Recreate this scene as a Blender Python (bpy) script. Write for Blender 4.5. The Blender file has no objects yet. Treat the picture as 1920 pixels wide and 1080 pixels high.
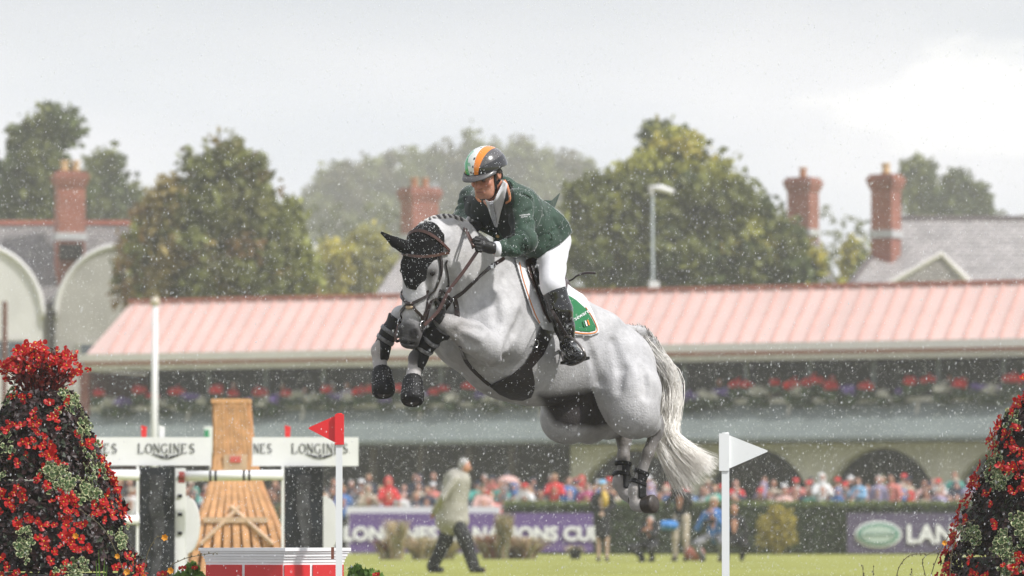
import bpy, bmesh, math, random
import numpy as np
from mathutils import Vector, Matrix, noise

# ---------------------------------------------------------------- camera, world, sun, exposure
scene = bpy.context.scene
COL = scene.collection
CAMZ, DEP, FPX = 0.60, 30.0, 9760.0            # camera height, distance of the horse, focal length in 1/1920 widths
TH = math.atan((997 - 540) / FPX)
FWD = np.array([0, math.cos(TH), math.sin(TH)]); UPV = np.array([0, -math.sin(TH), math.cos(TH)])
CAMP = np.array([0.0, 0.0, CAMZ])
camd = bpy.data.cameras.new('camera'); cam = bpy.data.objects.new('camera', camd); COL.objects.link(cam)
cam.location = CAMP; cam.rotation_euler = (math.pi/2 + TH, 0, 0)
camd.sensor_width = 36; camd.lens = 36*FPX/1920; camd.clip_start = 0.5; camd.clip_end = 5000
camd.dof.use_dof = True; camd.dof.focus_distance = 29.6; camd.dof.aperture_fstop = 4.5
scene.camera = cam

SUN_EL, SUN_AZ = 48.0, 120.0                    # azimuth measured from +Y (view direction) towards +X
world = bpy.data.worlds.new('World'); scene.world = world; world.use_nodes = True
nt = world.node_tree; nt.nodes.clear()
def WN(t, **k):
    n = nt.nodes.new(t)
    for a, v in k.items(): setattr(n, a, v)
    return n
L = nt.links.new
sky = WN('ShaderNodeTexSky', sky_type='NISHITA', sun_disc=False, sun_elevation=math.radians(SUN_EL),
         sun_rotation=math.radians(SUN_AZ), air_density=1.0, dust_density=3.0, ozone_density=1.0)
tc = WN('ShaderNodeTexCoord')
mp = WN('ShaderNodeMapping'); mp.inputs['Scale'].default_value = (1, 1, 3.2); mp.inputs['Location'].default_value = (0.12, 0.0, 0.05)
nz = WN('ShaderNodeTexNoise'); nz.inputs['Scale'].default_value = 9.0; nz.inputs['Detail'].default_value = 6; nz.inputs['Roughness'].default_value = 0.45
rp = WN('ShaderNodeValToRGB')
rp.color_ramp.elements[0].position = 0.30; rp.color_ramp.elements[0].color = (4.4, 4.7, 5.3, 1)
rp.color_ramp.elements[1].position = 0.68; rp.color_ramp.elements[1].color = (5.8, 5.8, 6.2, 1)
mx = WN('ShaderNodeMixRGB', blend_type='MIX'); mx.inputs['Fac'].default_value = 0.95
bg = WN('ShaderNodeBackground'); bg.inputs['Strength'].default_value = 0.10
wo = WN('ShaderNodeOutputWorld')
L(tc.outputs['Generated'], mp.inputs['Vector']); L(mp.outputs[0], nz.inputs['Vector']); L(nz.outputs['Fac'], rp.inputs['Fac'])
# higher sky a little greyer than the bright band over the horizon; one soft white cloud to the right
sx = WN('ShaderNodeSeparateXYZ'); L(tc.outputs['Generated'], sx.inputs[0])
mg = WN('ShaderNodeMapRange', interpolation_type='SMOOTHSTEP'); mg.inputs['From Min'].default_value = .080; mg.inputs['From Max'].default_value = .112; mg.inputs['To Min'].default_value = 1.0; mg.inputs['To Max'].default_value = .82
L(sx.outputs['Z'], mg.inputs['Value'])
mm = WN('ShaderNodeVectorMath', operation='SCALE'); L(rp.outputs[0], mm.inputs[0]); L(mg.outputs[0], mm.inputs['Scale'])
n3 = WN('ShaderNodeTexNoise'); n3.inputs['Scale'].default_value = 28; n3.inputs['Detail'].default_value = 5; L(mp.outputs[0], n3.inputs['Vector'])
of = WN('ShaderNodeVectorMath', operation='SUBTRACT'); of.inputs[1].default_value = (.088, .99, .083); L(tc.outputs['Generated'], of.inputs[0])
s3 = WN('ShaderNodeVectorMath', operation='MULTIPLY'); s3.inputs[1].default_value = (26, 0, 85); L(of.outputs[0], s3.inputs[0])
ln3 = WN('ShaderNodeVectorMath', operation='LENGTH'); L(s3.outputs[0], ln3.inputs[0])
ad = WN('ShaderNodeMath', operation='MULTIPLY_ADD'); ad.inputs[1].default_value = 2.8; L(n3.outputs['Fac'], ad.inputs[0]); L(ln3.outputs['Value'], ad.inputs[2])
mc = WN('ShaderNodeMapRange', interpolation_type='SMOOTHSTEP'); mc.inputs['From Min'].default_value = 2.35; mc.inputs['From Max'].default_value = 1.75; mc.inputs['To Min'].default_value = 0; mc.inputs['To Max'].default_value = .85; L(ad.outputs[0], mc.inputs['Value'])
cm = WN('ShaderNodeMixRGB'); cm.inputs[2].default_value = (7.2, 7.1, 7.1, 1); L(mc.outputs[0], cm.inputs['Fac']); L(mm.outputs[0], cm.inputs[1])
L(sky.outputs[0], mx.inputs[1]); L(cm.outputs[0], mx.inputs[2]); L(mx.outputs[0], bg.inputs['Color']); L(bg.outputs[0], wo.inputs['Surface'])

sd = bpy.data.lights.new('sun', 'SUN'); sun = bpy.data.objects.new('sun', sd); COL.objects.link(sun)
sd.energy = 2.4; sd.angle = math.radians(3.0); sd.color = (1.0, 0.975, 0.95)
_el, _az = math.radians(SUN_EL), math.radians(SUN_AZ)
SUND = Vector((math.sin(_az)*math.cos(_el), math.cos(_az)*math.cos(_el), math.sin(_el)))
sun.rotation_euler = SUND.to_track_quat('Z', 'Y').to_euler()
scene.view_settings.view_transform = 'Standard'; scene.view_settings.look = 'None'
scene.view_settings.gamma = 1; scene.view_settings.use_curve_mapping = False; scene.view_settings.exposure = 0.92
try:
    scene.cycles.use_denoising = True; scene.cycles.denoiser = 'OPENIMAGEDENOISE'
    scene.cycles.max_bounces = 9; scene.cycles.diffuse_bounces = 7; scene.cycles.volume_bounces = 1; scene.cycles.transparent_max_bounces = 6
    scene.cycles.use_adaptive_sampling = False
    scene.cycles.caustics_reflective = False; scene.cycles.caustics_refractive = False
    scene.cycles.sample_clamp_indirect = 4
except Exception: pass

# ---------------------------------------------------------------- helpers
rnd = random.Random(7); R_ = np.random.default_rng(7)
def W(px, py, dep=DEP):
    """world point seen at 1920x1080 pixel (px,py) at camera depth dep"""
    return CAMP + dep*(FWD + np.array([1.0, 0, 0])*(px-960)/FPX + UPV*(540-py)/FPX)
def G(px, Y, z=0.0):
    """world point at ground distance Y and height z in the column px"""
    return np.array([(px-960)/FPX*Y, Y, z])
def unit(v): v = np.asarray(v, float); return v/np.linalg.norm(v)

def tag(o, label=None, cat=None, group=None, kind=None):
    if label: o['label'] = label
    if cat: o['category'] = cat
    if group: o['group'] = group
    if kind: o['kind'] = kind
    return o
def empty(name, loc=(0, 0, 0), label=None, cat=None, group=None, rz=0, parent=None):
    o = bpy.data.objects.new(name, None); COL.objects.link(o); o.location = loc; o.rotation_euler = (0, 0, rz)
    o.empty_display_size = .1
    if parent: o.parent = parent
    return tag(o, label, cat, group)
def mesh_obj(name, verts, faces, mat=None, parent=None, smooth=False, world_space=True, mats=None, midx=None):
    me = bpy.data.meshes.new(name)
    me.from_pydata([tuple(map(float, v)) for v in verts] if not isinstance(verts, np.ndarray) else verts.tolist(), [], faces if isinstance(faces, list) else faces.tolist())
    for m in (mats or ([mat] if mat else [])): me.materials.append(m)
    if midx is not None: me.polygons.foreach_set('material_index', midx)
    if smooth: me.polygons.foreach_set('use_smooth', [True]*len(me.polygons))
    me.update()
    o = bpy.data.objects.new(name, me); COL.objects.link(o)
    if parent is not None:
        o.parent = parent
        if world_space: o.matrix_parent_inverse = wm(parent).inverted()
    return o
def wm(o):
    m = Matrix.LocRotScale(o.location, o.rotation_euler, o.scale)
    if o.parent: m = wm(o.parent) @ o.matrix_parent_inverse @ m
    return m
def copy_tree(o, parent=None):
    c = o.copy(); COL.objects.link(c)
    if parent: c.parent = parent
    for ch in [x for x in o.children]: copy_tree(ch, c)
    return c

class MB:
    """collects simple solids, builds one mesh"""
    def __init__(s): s.v = []; s.f = []; s.m = []; s.cm = 0
    def add(s, vs, fs):
        b = len(s.v); s.v += [tuple(map(float, v)) for v in vs]; s.f += [tuple(i+b for i in f) for f in fs]; s.m += [s.cm]*len(fs)
    def frame(s, o, ax, ay, az, x0, x1, y0, y1, z0, z1):
        o, ax, ay, az = map(np.asarray, (o, ax, ay, az))
        vs = [o+ax*x+ay*y+az*z for z in (z0, z1) for y in (y0, y1) for x in (x0, x1)]
        s.add(vs, [(0,2,3,1),(4,5,7,6),(0,1,5,4),(2,6,7,3),(0,4,6,2),(1,3,7,5)])
    def box(s, x0, x1, y0, y1, z0, z1): s.frame((0,0,0), (1,0,0), (0,1,0), (0,0,1), x0, x1, y0, y1, z0, z1)
    def tube(s, pts, rad, n=8, cap=True, up=None, flat=1.0):
        pts = [np.asarray(p, float) for p in pts]; rad = rad if hasattr(rad, '__len__') else [rad]*len(pts)
        b = len(s.v); prev = None
        for i, p in enumerate(pts):
            t = unit(pts[min(i+1, len(pts)-1)]-pts[max(i-1, 0)])
            if prev is None:
                a = np.array([0, 0, 1.0]) if up is None else np.asarray(up, float)
                if abs(np.dot(a, t)) > .95: a = np.array([1.0, 0, 0])
            else: a = prev
            a = unit(a-np.dot(a, t)*t); prev = a; c = np.cross(t, a)
            for k in range(n):
                w = 2*math.pi*k/n
                s.v.append(tuple(p+rad[i]*(a*math.cos(w)*flat+c*math.sin(w))))
        for i in range(len(pts)-1):
            for k in range(n):
                k2 = (k+1) % n
                s.f.append((b+i*n+k, b+i*n+k2, b+(i+1)*n+k2, b+(i+1)*n+k)); s.m.append(s.cm)
        if cap:
            s.f.append(tuple(b+k for k in range(n))[::-1]); s.f.append(tuple(b+(len(pts)-1)*n+k for k in range(n))); s.m += [s.cm]*2
    def cyl(s, a, b, r, n=12, r2=None): s.tube([a, b], [r, r if r2 is None else r2], n)
    def lathe(s, prof, c=(0, 0, 0), n=16, sx=1, sy=1):
        b = len(s.v)
        for r, z in prof:
            for k in range(n):
                w = 2*math.pi*k/n; s.v.append((c[0]+r*math.cos(w)*sx, c[1]+r*math.sin(w)*sy, c[2]+z))
        for i in range(len(prof)-1):
            for k in range(n):
                k2 = (k+1) % n; s.f.append((b+i*n+k, b+i*n+k2, b+(i+1)*n+k2, b+(i+1)*n+k)); s.m.append(s.cm)
        s.f.append(tuple(b+k for k in range(n))[::-1]); s.f.append(tuple(b+(len(prof)-1)*n+k for k in range(n))); s.m += [s.cm]*2
    def prism(s, poly, o, ax, ay, az, t0, t1):
        """poly (x,y) in plane ax,ay extruded along az from t0 to t1"""
        o, ax, ay, az = map(np.asarray, (o, ax, ay, az)); n = len(poly)
        vs = [o+ax*x+ay*y+az*t for t in (t0, t1) for x, y in poly]
        s.add(vs, [tuple(range(n))[::-1], tuple(range(n, 2*n))]+[(i, (i+1) % n, n+(i+1) % n, n+i) for i in range(n)])
    def build(s, name, mat=None, parent=None, smooth=False, mats=None, ws=True):
        return mesh_obj(name, s.v, s.f, mat, parent, smooth, ws, mats, s.m if mats else None)

# ---- materials
def mat(name, color=(.5,.5,.5), rough=.6, metal=0, spec=.5, nscale=0, namt=0.15, bump=0, bscale=40, coat=0, sheen=0, attr=None, island=0, trans=0, alpha=None, emis=None, ndetail=4, subs=0):
    m = bpy.data.materials.new(name); m.use_nodes = True; t = m.node_tree; b = t.nodes['Principled BSDF']
    b.inputs['Roughness'].default_value = rough; b.inputs['Metallic'].default_value = metal
    b.inputs['Specular IOR Level'].default_value = spec; b.inputs['Base Color'].default_value = (*color, 1)
    if coat: b.inputs['Coat Weight'].default_value = coat; b.inputs['Coat Roughness'].default_value = .15
    if sheen: b.inputs['Sheen Weight'].default_value = sheen; b.inputs['Sheen Roughness'].default_value = .4
    if subs: b.inputs['Subsurface Weight'].default_value = subs; b.inputs['Subsurface Radius'].default_value = (.01, .004, .002)
    src = None
    if attr:
        a = t.nodes.new('ShaderNodeAttribute'); a.attribute_name = attr; src = a.outputs['Color']
    cur = src
    def mul(cur, facsock, lo, hi):
        mr = t.nodes.new('ShaderNodeMapRange'); mr.inputs['To Min'].default_value = lo; mr.inputs['To Max'].default_value = hi
        t.links.new(facsock, mr.inputs['Value'])
        hsv = t.nodes.new('ShaderNodeHueSaturation')
        if cur is None: hsv.inputs['Color'].default_value = (*color, 1)
        else: t.links.new(cur, hsv.inputs['Color'])
        t.links.new(mr.outputs[0], hsv.inputs['Value']); return hsv.outputs[0]
    tcn = t.nodes.new('ShaderNodeTexCoord')
    if nscale:
        n = t.nodes.new('ShaderNodeTexNoise'); n.inputs['Scale'].default_value = nscale; n.inputs['Detail'].default_value = ndetail
        t.links.new(tcn.outputs['Object'], n.inputs['Vector'])
        cr = t.nodes.new('ShaderNodeMapRange'); cr.inputs['From Min'].default_value = .3; cr.inputs['From Max'].default_value = .7
        t.links.new(n.outputs['Fac'], cr.inputs['Value'])
        cur = mul(cur, cr.outputs[0], 1-namt, 1+namt)
    if island:
        g = t.nodes.new('ShaderNodeNewGeometry'); cur = mul(cur, g.outputs['Random Per Island'], 1-island, 1+island)
    if cur is not None: t.links.new(cur, b.inputs['Base Color'])
    if bump:
        n2 = t.nodes.new('ShaderNodeTexNoise'); n2.inputs['Scale'].default_value = bscale; n2.inputs['Detail'].default_value = 4
        t.links.new(tcn.outputs['Object'], n2.inputs['Vector'])
        bp = t.nodes.new('ShaderNodeBump'); bp.inputs['Strength'].default_value = bump; bp.inputs['Distance'].default_value = .01
        t.links.new(n2.outputs['Fac'], bp.inputs['Height']); t.links.new(bp.outputs[0], b.inputs['Normal'])
    if trans:
        out = t.nodes['Material Output']; tr = t.nodes.new('ShaderNodeBsdfTranslucent'); ms = t.nodes.new('ShaderNodeMixShader')
        ms.inputs[0].default_value = trans
        tr.inputs['Color'].default_value = (*color, 1)
        if cur is not None: t.links.new(cur, tr.inputs['Color'])
        t.links.new(b.outputs[0], ms.inputs[1]); t.links.new(tr.outputs[0], ms.inputs[2]); t.links.new(ms.outputs[0], out.inputs['Surface'])
    return m

# ---- implicit surfaces (smooth unions of tapered limbs and ellipsoids, meshed with surface nets)
def seg_dist(P, a, b, ra, rb, n=None, s=1.0, wr=None):
    a = np.asarray(a, np.float32); b = np.asarray(b, np.float32); ba = b-a; L2 = float(ba@ba)+1e-9
    q = [P[i]-a[i] for i in range(3)]
    t = np.clip((q[0]*ba[0]+q[1]*ba[1]+q[2]*ba[2])/L2, 0, 1)
    q = [q[i]-t*ba[i] for i in range(3)]
    if n is not None:
        n = np.asarray(n, np.float32); dn = (q[0]*n[0]+q[1]*n[1]+q[2]*n[2])*(s-1)
        q = [q[i]+n[i]*dn for i in range(3)]
    r = ra+t*(rb-ra)
    if wr is not None: r = r+wr[0]*np.sin(t*wr[1]*6.283+wr[2]+4*(q[0]+q[2])*6)
    return np.sqrt(q[0]**2+q[1]**2+q[2]**2)-r
def ell_dist(P, c, A, r):
    A = np.asarray(A, np.float32)
    q = [P[i]-np.float32(c[i]) for i in range(3)]
    l = [(q[0]*A[j][0]+q[1]*A[j][1]+q[2]*A[j][2]) for j in range(3)]
    k0 = np.sqrt(sum((l[j]/r[j])**2 for j in range(3))); k1 = np.sqrt(sum((l[j]/r[j]**2)**2 for j in range(3)))+1e-6
    return k0*(k0-1)/k1
def smin(a, b, k):
    h = np.maximum(k-np.abs(a-b), 0)/k; return np.minimum(a, b)-h*h*k*.25
I3 = np.eye(3)
class SDF:
    def __init__(s): s.pr = []
    def seg(s, a, b, ra, rb, k=.04, n=None, fl=1.0, wr=None, sub=False):
        a = np.asarray(a, float); b = np.asarray(b, float); R = max(ra, rb)
        s.pr.append((lambda P: seg_dist(P, a, b, ra, rb, n, fl, wr), np.minimum(a, b)-R, np.maximum(a, b)+R, k, sub)); return s
    def chain(s, pts, k=.04, n=None, fl=1.0, wr=None):
        for (a, ra), (b, rb) in zip(pts, pts[1:]): s.seg(a, b, ra, rb, k, n, fl, wr)
        return s
    def ell(s, c, r, A=I3, k=.04, sub=False):
        c = np.asarray(c, float); R = max(r)
        s.pr.append((lambda P: ell_dist(P, c, A, r), c-R, c+R, k, sub)); return s
    def bounds(s, pad=.03):
        add = [p for p in s.pr if not p[4]]
        return np.min([p[1] for p in add], 0)-pad, np.max([p[2] for p in add], 0)+pad
    def grid(s, lo, hi, h):
        n = np.ceil((hi-lo)/h).astype(int)+1
        ax = [(lo[i]+h*np.arange(n[i])).astype(np.float32) for i in range(3)]
        F = np.full(n, 1.0, np.float32)
        for fn, a, b, k, sub in s.pr:
            m = k+2.5*h+.035
            i0 = np.clip(np.floor((a-m-lo)/h).astype(int), 0, n); i1 = np.clip(np.ceil((b+m-lo)/h).astype(int)+1, 0, n)
            if np.any(i1 <= i0): continue
            sl = tuple(slice(i0[j], i1[j]) for j in range(3))
            P = [ax[0][sl[0]][:, None, None], ax[1][sl[1]][None, :, None], ax[2][sl[2]][None, None, :]]
            d = fn(P)
            F[sl] = -smin(-F[sl], d, k) if sub else smin(F[sl], d, k)
        return F, ax
    def at(s, pts):
        pts = np.atleast_2d(np.asarray(pts, np.float32)); P = [pts[:, 0], pts[:, 1], pts[:, 2]]
        F = np.full(len(pts), 5.0, np.float32)
        for fn, a, b, k, sub in s.pr:
            d = fn(P); F = -smin(-F, d, k) if sub else smin(F, d, k)
        return F
    def grad(s, p, e=.004):
        p = np.asarray(p, float); q = np.array([p+e*I3[i] for i in range(3)]+[p-e*I3[i] for i in range(3)])
        v = s.at(q); return unit(v[:3]-v[3:]+1e-9)
    def project(s, p, off=0.0):
        p = np.asarray(p, float)
        for _ in range(6):
            d = float(s.at(p)[0])-off
            if abs(d) < .0008: break
            p = p-s.grad(p)*d
        return p
    def hit(s, px, py, off=0.0, d0=28.6, d1=31.6):
        """first surface point met looking along the column (px,py)"""
        a, b = W(px, py, d0), W(px, py, d1); T = np.linspace(0, 1, 300)[:, None]; Q = a+(b-a)*T
        v = s.at(Q)-off; idx = np.argmax(v < 0)
        if v[idx] >= 0: idx = int(np.argmin(v)); return s.project(Q[idx], off)
        if idx > 0:
            v0, v1 = v[idx-1], v[idx]; t = v0/(v0-v1+1e-9); return Q[idx-1]+(Q[idx]-Q[idx-1])*float(t)
        return Q[0]
def snet(F, ax, h):
    """surface nets; returns verts, quads"""
    s = F < 0; nx, ny, nz = F.shape
    c = np.zeros((nx-1, ny-1, nz-1), np.int8)
    for i in (0, 1):
        for j in (0, 1):
            for k in (0, 1): c += s[i:nx-1+i, j:ny-1+j, k:nz-1+k]
    ids = np.argwhere((c > 0) & (c < 8)); idx = -np.ones(c.shape, np.int32)
    idx[tuple(ids.T)] = np.arange(len(ids))
    acc = np.zeros((len(ids), 3)); cnt = np.zeros(len(ids)); I = ids
    cor = [(i, j, k) for i in (0, 1) for j in (0, 1) for k in (0, 1)]
    val = {q: F[I[:, 0]+q[0], I[:, 1]+q[1], I[:, 2]+q[2]] for q in cor}
    for q in cor:
        for a in range(3):
            if q[a] == 0:
                r = list(q); r[a] = 1; r = tuple(r); v0, v1 = val[q], val[r]; m = (v0 < 0) != (v1 < 0)
                t = np.where(m, v0/np.where(m, v0-v1, 1), 0)
                p = np.tile(np.array(q, float), (len(I), 1)); p[:, a] = t
                acc[m] += p[m]; cnt[m] += 1
    V = (ids+acc/cnt[:, None])*h+np.array([ax[0][0], ax[1][0], ax[2][0]])
    Q = []
    for a in range(3):
        b, d = (a+1) % 3, (a+2) % 3
        sl0 = [slice(1, -1)]*3; sl1 = [slice(1, -1)]*3; sl0[a] = slice(0, F.shape[a]-1); sl1[a] = slice(1, F.shape[a])
        A, B = s[tuple(sl0)], s[tuple(sl1)]; e = np.argwhere(A != B)
        if not len(e): continue
        inside = A[tuple(e.T)]; g = e.copy(); g[:, b] += 1; g[:, d] += 1
        def cell(db, dd):
            w = g.copy(); w[:, b] += db; w[:, d] += dd; return idx[tuple(w.T)]
        q = np.stack([cell(-1, -1), cell(0, -1), cell(0, 0), cell(-1, 0)], 1)
        q[~inside] = q[~inside][:, ::-1]; Q.append(q)
    Q = np.concatenate(Q); Q = Q[(Q >= 0).all(1)]
    return V, Q
def sdf_obj(name, F, ax, h, m, parent=None, tint=None, bumps=None):
    V, Q = snet(F, ax, h)
    if bumps is not None: V = bumps(V)
    o = mesh_obj(name, V, Q, m, parent, True)
    if tint is not None:
        a = o.data.color_attributes.new('tint', 'FLOAT_COLOR', 'POINT')
        a.data.foreach_set('color', np.concatenate([tint(V), np.ones((len(V), 1))], 1).astype(np.float32).ravel())
    return o
def build_sdf(s, name, h, m, parent=None, tint=None, cut=None, off=0.0, lo=None, hi=None, bumps=None):
    l, u = s.bounds()
    if lo is not None: l, u = np.asarray(lo, float), np.asarray(hi, float)
    F, ax = s.grid(l, u, h)
    if off: F = F-off
    if cut is not None:
        P = np.meshgrid(*ax, indexing='ij'); F = np.maximum(F, cut(P))
    return sdf_obj(name, F, ax, h, m, parent, tint, bumps)
def proj_px(P):
    x, y, z = P[0], P[1], P[2]-CAMZ
    d = y*FWD[1]+z*FWD[2]; return 960+FPX*x/d, 540-FPX*(y*UPV[1]+z*UPV[2])/d, d
def poly_cut(poly, ppm=325.0):
    """signed distance (m) to a pixel polygon, swept along the view direction"""
    poly = np.array(poly, float)
    def f(P):
        u, v, d = proj_px(P); best = np.full(u.shape, 1e9, np.float32); ins = np.zeros(u.shape, bool)
        for i in range(len(poly)):
            a, b = poly[i-1], poly[i]; e = b-a; t = np.clip(((u-a[0])*e[0]+(v-a[1])*e[1])/(e@e), 0, 1)
            best = np.minimum(best, (u-a[0]-t*e[0])**2+(v-a[1]-t*e[1])**2)
            cr = ((a[1] > v) != (b[1] > v)) & (u < (b[0]-a[0])*(v-a[1])/(b[1]-a[1]+1e-12)+a[0]); ins ^= cr
        return (np.where(ins, -1, 1)*np.sqrt(best)/ppm).astype(np.float32)
    return f
def pull(v, c, r, w):  # smooth weight
    return np.clip(1-np.linalg.norm(v-np.asarray(c), axis=1)/r, 0, 1)**w
def ribbon(name, pts, nrm, width, thick, m, parent):
    """flat strap along pts lying on a surface with normals nrm"""
    mb = MB(); b = 0; n = len(pts); pts = [np.asarray(p, float) for p in pts]
    for i in range(n):
        t = unit(pts[min(i+1, n-1)]-pts[max(i-1, 0)]); N = unit(nrm[i]-np.dot(nrm[i], t)*t); c = np.cross(t, N)
        w = width[i] if hasattr(width, '__len__') else width
        for a, z in ((-.5, 0), (-.46, thick), (.46, thick), (.5, 0)): mb.v.append(tuple(pts[i]+c*a*w+N*(z-thick*.15)))
    for i in range(n-1):
        for k in range(4):
            k2 = (k+1) % 4; mb.f.append((i*4+k, (i+1)*4+k, (i+1)*4+k2, i*4+k2)); mb.m.append(0)
    mb.f += [(0, 1, 2, 3), tuple((n-1)*4+k for k in (3, 2, 1, 0))]; mb.m += [0, 0]
    return mb.build(name, m, parent)
def spl(pts, n):
    """Catmull-Rom resample of points"""
    P = [np.asarray(p, float) for p in pts]; P = [2*P[0]-P[1]]+P+[2*P[-1]-P[-2]]; out = []
    segs = len(P)-3
    for i in range(n):
        u = i/(n-1)*segs; k = min(int(u), segs-1); t = u-k; a, b, c, d = P[k:k+4]
        out.append(.5*((2*b)+(-a+c)*t+(2*a-5*b+4*c-d)*t*t+(-a+3*b-3*c+d)*t**3))
    return out
# ---------------------------------------------------------------- the horse
HO = W(962, 484, 30.0)
_y, _p = math.radians(47), math.radians(24)
HF = np.array([-math.cos(_y)*math.cos(_p), -math.sin(_y)*math.cos(_p), math.sin(_p)])
HU = np.array([math.sin(_p)*math.cos(_y), math.sin(_p)*math.sin(_y), math.cos(_p)])
HL = np.array([math.sin(_y), -math.cos(_y), 0.0]); HA = np.array([HF, HL, HU])
def H(f, l, u): return HO+HF*f+HL*l+HU*u
hs = SDF()
# trunk
hs.ell(H(-.28, 0, -.415), (.46, .27, .335), HA, .08)
hs.ell(H(-.62, 0, -.30), (.40, .255, .285), HA, .10)
hs.seg(H(.02, 0, -.14), H(-.3, 0, -.115), .10, .12, .10)
hs.seg(H(-.3, 0, -.15), H(-.8, 0, -.13), .15, .17, .10)
hs.ell(H(-.90, 0, -.22), (.31, .255, .235), HA, .10)
hs.ell(H(-.12, 0, -.50), (.34, .235, .30), HA, .08)
hs.ell(H(.13, 0, -.52), (.22, .215, .22), HA, .10)
for sd_ in (1, -1):
    hs.seg(H(-.06, sd_*.07, -.10), H(.17, sd_*.15, -.46), .10, .135, .09, HL, 1.2)
    hs.ell(H(-1.0, sd_*.14, -.33), (.235, .145, .29), HA, .10)
    hs.seg(H(-.74, sd_*.17, -.10), H(-.80, sd_*.18, -.22), .06, .08, .12)
    hs.seg(H(-.15, sd_*.2, -.28), H(.0, sd_*.2, -.55), .06, .08, .07)         # triceps
# neck
nk = [(W(930, 570, 29.92), .225), (W(893, 525, 29.72), .205), (W(857, 486, 29.52), .172), (W(820, 462, 29.34), .135)]
NL = unit(np.array([.80, -.60, 0]))
hs.chain(nk, .08, NL, 1.65)
CREST = [W(792, 428, 29.32), W(812, 417, 29.38), W(838, 413, 29.45), W(866, 421, 29.55), W(892, 446, 29.70), W(928, 474, 29.86), W(960, 489, 29.98)]
cr = [.036, .036, .042, .048, .055, .07, .08]
def shift(p, dz): return p+np.array([0, 0, -dz])
for i in range(len(CREST)-1):
    hs.seg(shift(CREST[i], cr[i]), shift(CREST[i+1], cr[i+1]), cr[i], cr[i+1], .07)
hs.seg(W(838, 575, 29.55), W(868, 625, 29.62), .10, .14, .10)                   # front of the breast
hs.seg(W(826, 500, 29.36), W(850, 575, 29.6), .075, .12, .08)                   # throat to windpipe
# head frame
P0 = W(784, 440, 29.20); _t = unit(W(760, 640, 29.17)-P0)
FN = np.array([-.40, -.91, 0]); FN = unit(FN-FN@_t*_t); HS = np.cross(_t, FN)
if HS[0] < 0: HS = -HS
HDA = np.array([HS, _t, FN])
def K(s_, t, n): return P0+HS*s_+_t*t+FN*n
hs.seg(K(0, .03, -.085), K(0, .2, -.085), .078, .088, .05)
hs.seg(K(0, .05, -.15), K(0, .16, -.17), .085, .09, .06)
for q in (1, -1):
    hs.ell(K(q*.052, .215, -.165), (.042, .135, .105), HDA, .04)
    hs.seg(K(q*.062, .12, -.055), K(q*.082, .185, -.06), .022, .026, .03)        # brow over the eye
    hs.seg(K(q*.05, .24, -.06), K(q*.035, .44, -.045), .030, .020, .03)          # facial crest
hs.seg(K(0, .18, -.075), K(0, .49, -.055), .082, .052, .04, HS, 1.05)
hs.seg(K(0, .27, -.185), K(0, .55, -.10), .058, .036, .05)
hs.ell(K(0, .55, -.058), (.062, .078, .062), HDA, .035)
hs.ell(K(0, .605, -.045), (.05, .035, .05), HDA, .025)
hs.ell(K(0, .60, -.10), (.036, .04, .036), HDA, .02)
for q in (1, -1):
    hs.ell(K(q*.044, .545, -.022), (.022, .036, .028), HDA, .02)
    hs.ell(K(q*.056, .556, .004), (.016, .030, .017), HDA, .008, sub=True)         # nostril
hs.ell(K(0, .612, .008), (.06, .005, .05), HDA, .012, sub=True)
# ears
EAR_R = [W(765, 466, 29.24), W(741, 454, 29.18), W(715, 436, 29.14)]
EAR_L = [K(.06, .03, -.09), K(.095, .0, -.12), K(.115, -.02, -.18)]
for E in (EAR_R, EAR_L):
    hs.seg(E[0], E[1], .037, .023, .02, FN, 1.3); hs.seg(E[1], E[2], .0225, .0005, .012, FN, 1.3)
# forelegs
def leg(pts, k=.03, n=None, fl=1.0): hs.chain(pts, k, n, fl)
FLE = W(915, 652, 29.44); FLK = W(834, 611, 29.30); FLF = W(781, 672, 29.36)
leg([(H(.12, .15, -.42), .13), (W(921, 660, 29.50), .085)], .07)
leg([(FLE, .092), (W(882, 630, 29.36), .088), (W(850, 613, 29.30), .062), (FLK, .054)], .035)
hs.ell(W(832, 607, 29.27), (.055, .05, .058), k=.03)
leg([(W(825, 616, 29.28), .044), (W(803, 643, 29.31), .036), (W(790, 661, 29.34), .037)], .03)
hs.ell(FLF, (.043, .045, .047), k=.03); leg([(FLF, .038), (W(776, 696, 29.34), .034), (W(774, 712, 29.32), .045)], .03)
FRE = W(858, 645, 29.86); FRK = W(752, 592, 29.56); FRF = W(711, 658, 29.58)
leg([(H(.14, -.15, -.44), .14), (FRE, .12)], .08)
leg([(FRE, .10), (W(805, 618, 29.7), .085), (W(768, 598, 29.58), .06), (FRK, .055)], .05)
leg([(FRK, .047), (W(730, 624, 29.56), .036), (W(718, 645, 29.57), .036)], .03)
hs.ell(FRF, (.043, .045, .047), k=.03); leg([(FRF, .038), (W(712, 682, 29.56), .034), (W(716, 700, 29.54), .045)], .03)
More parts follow.
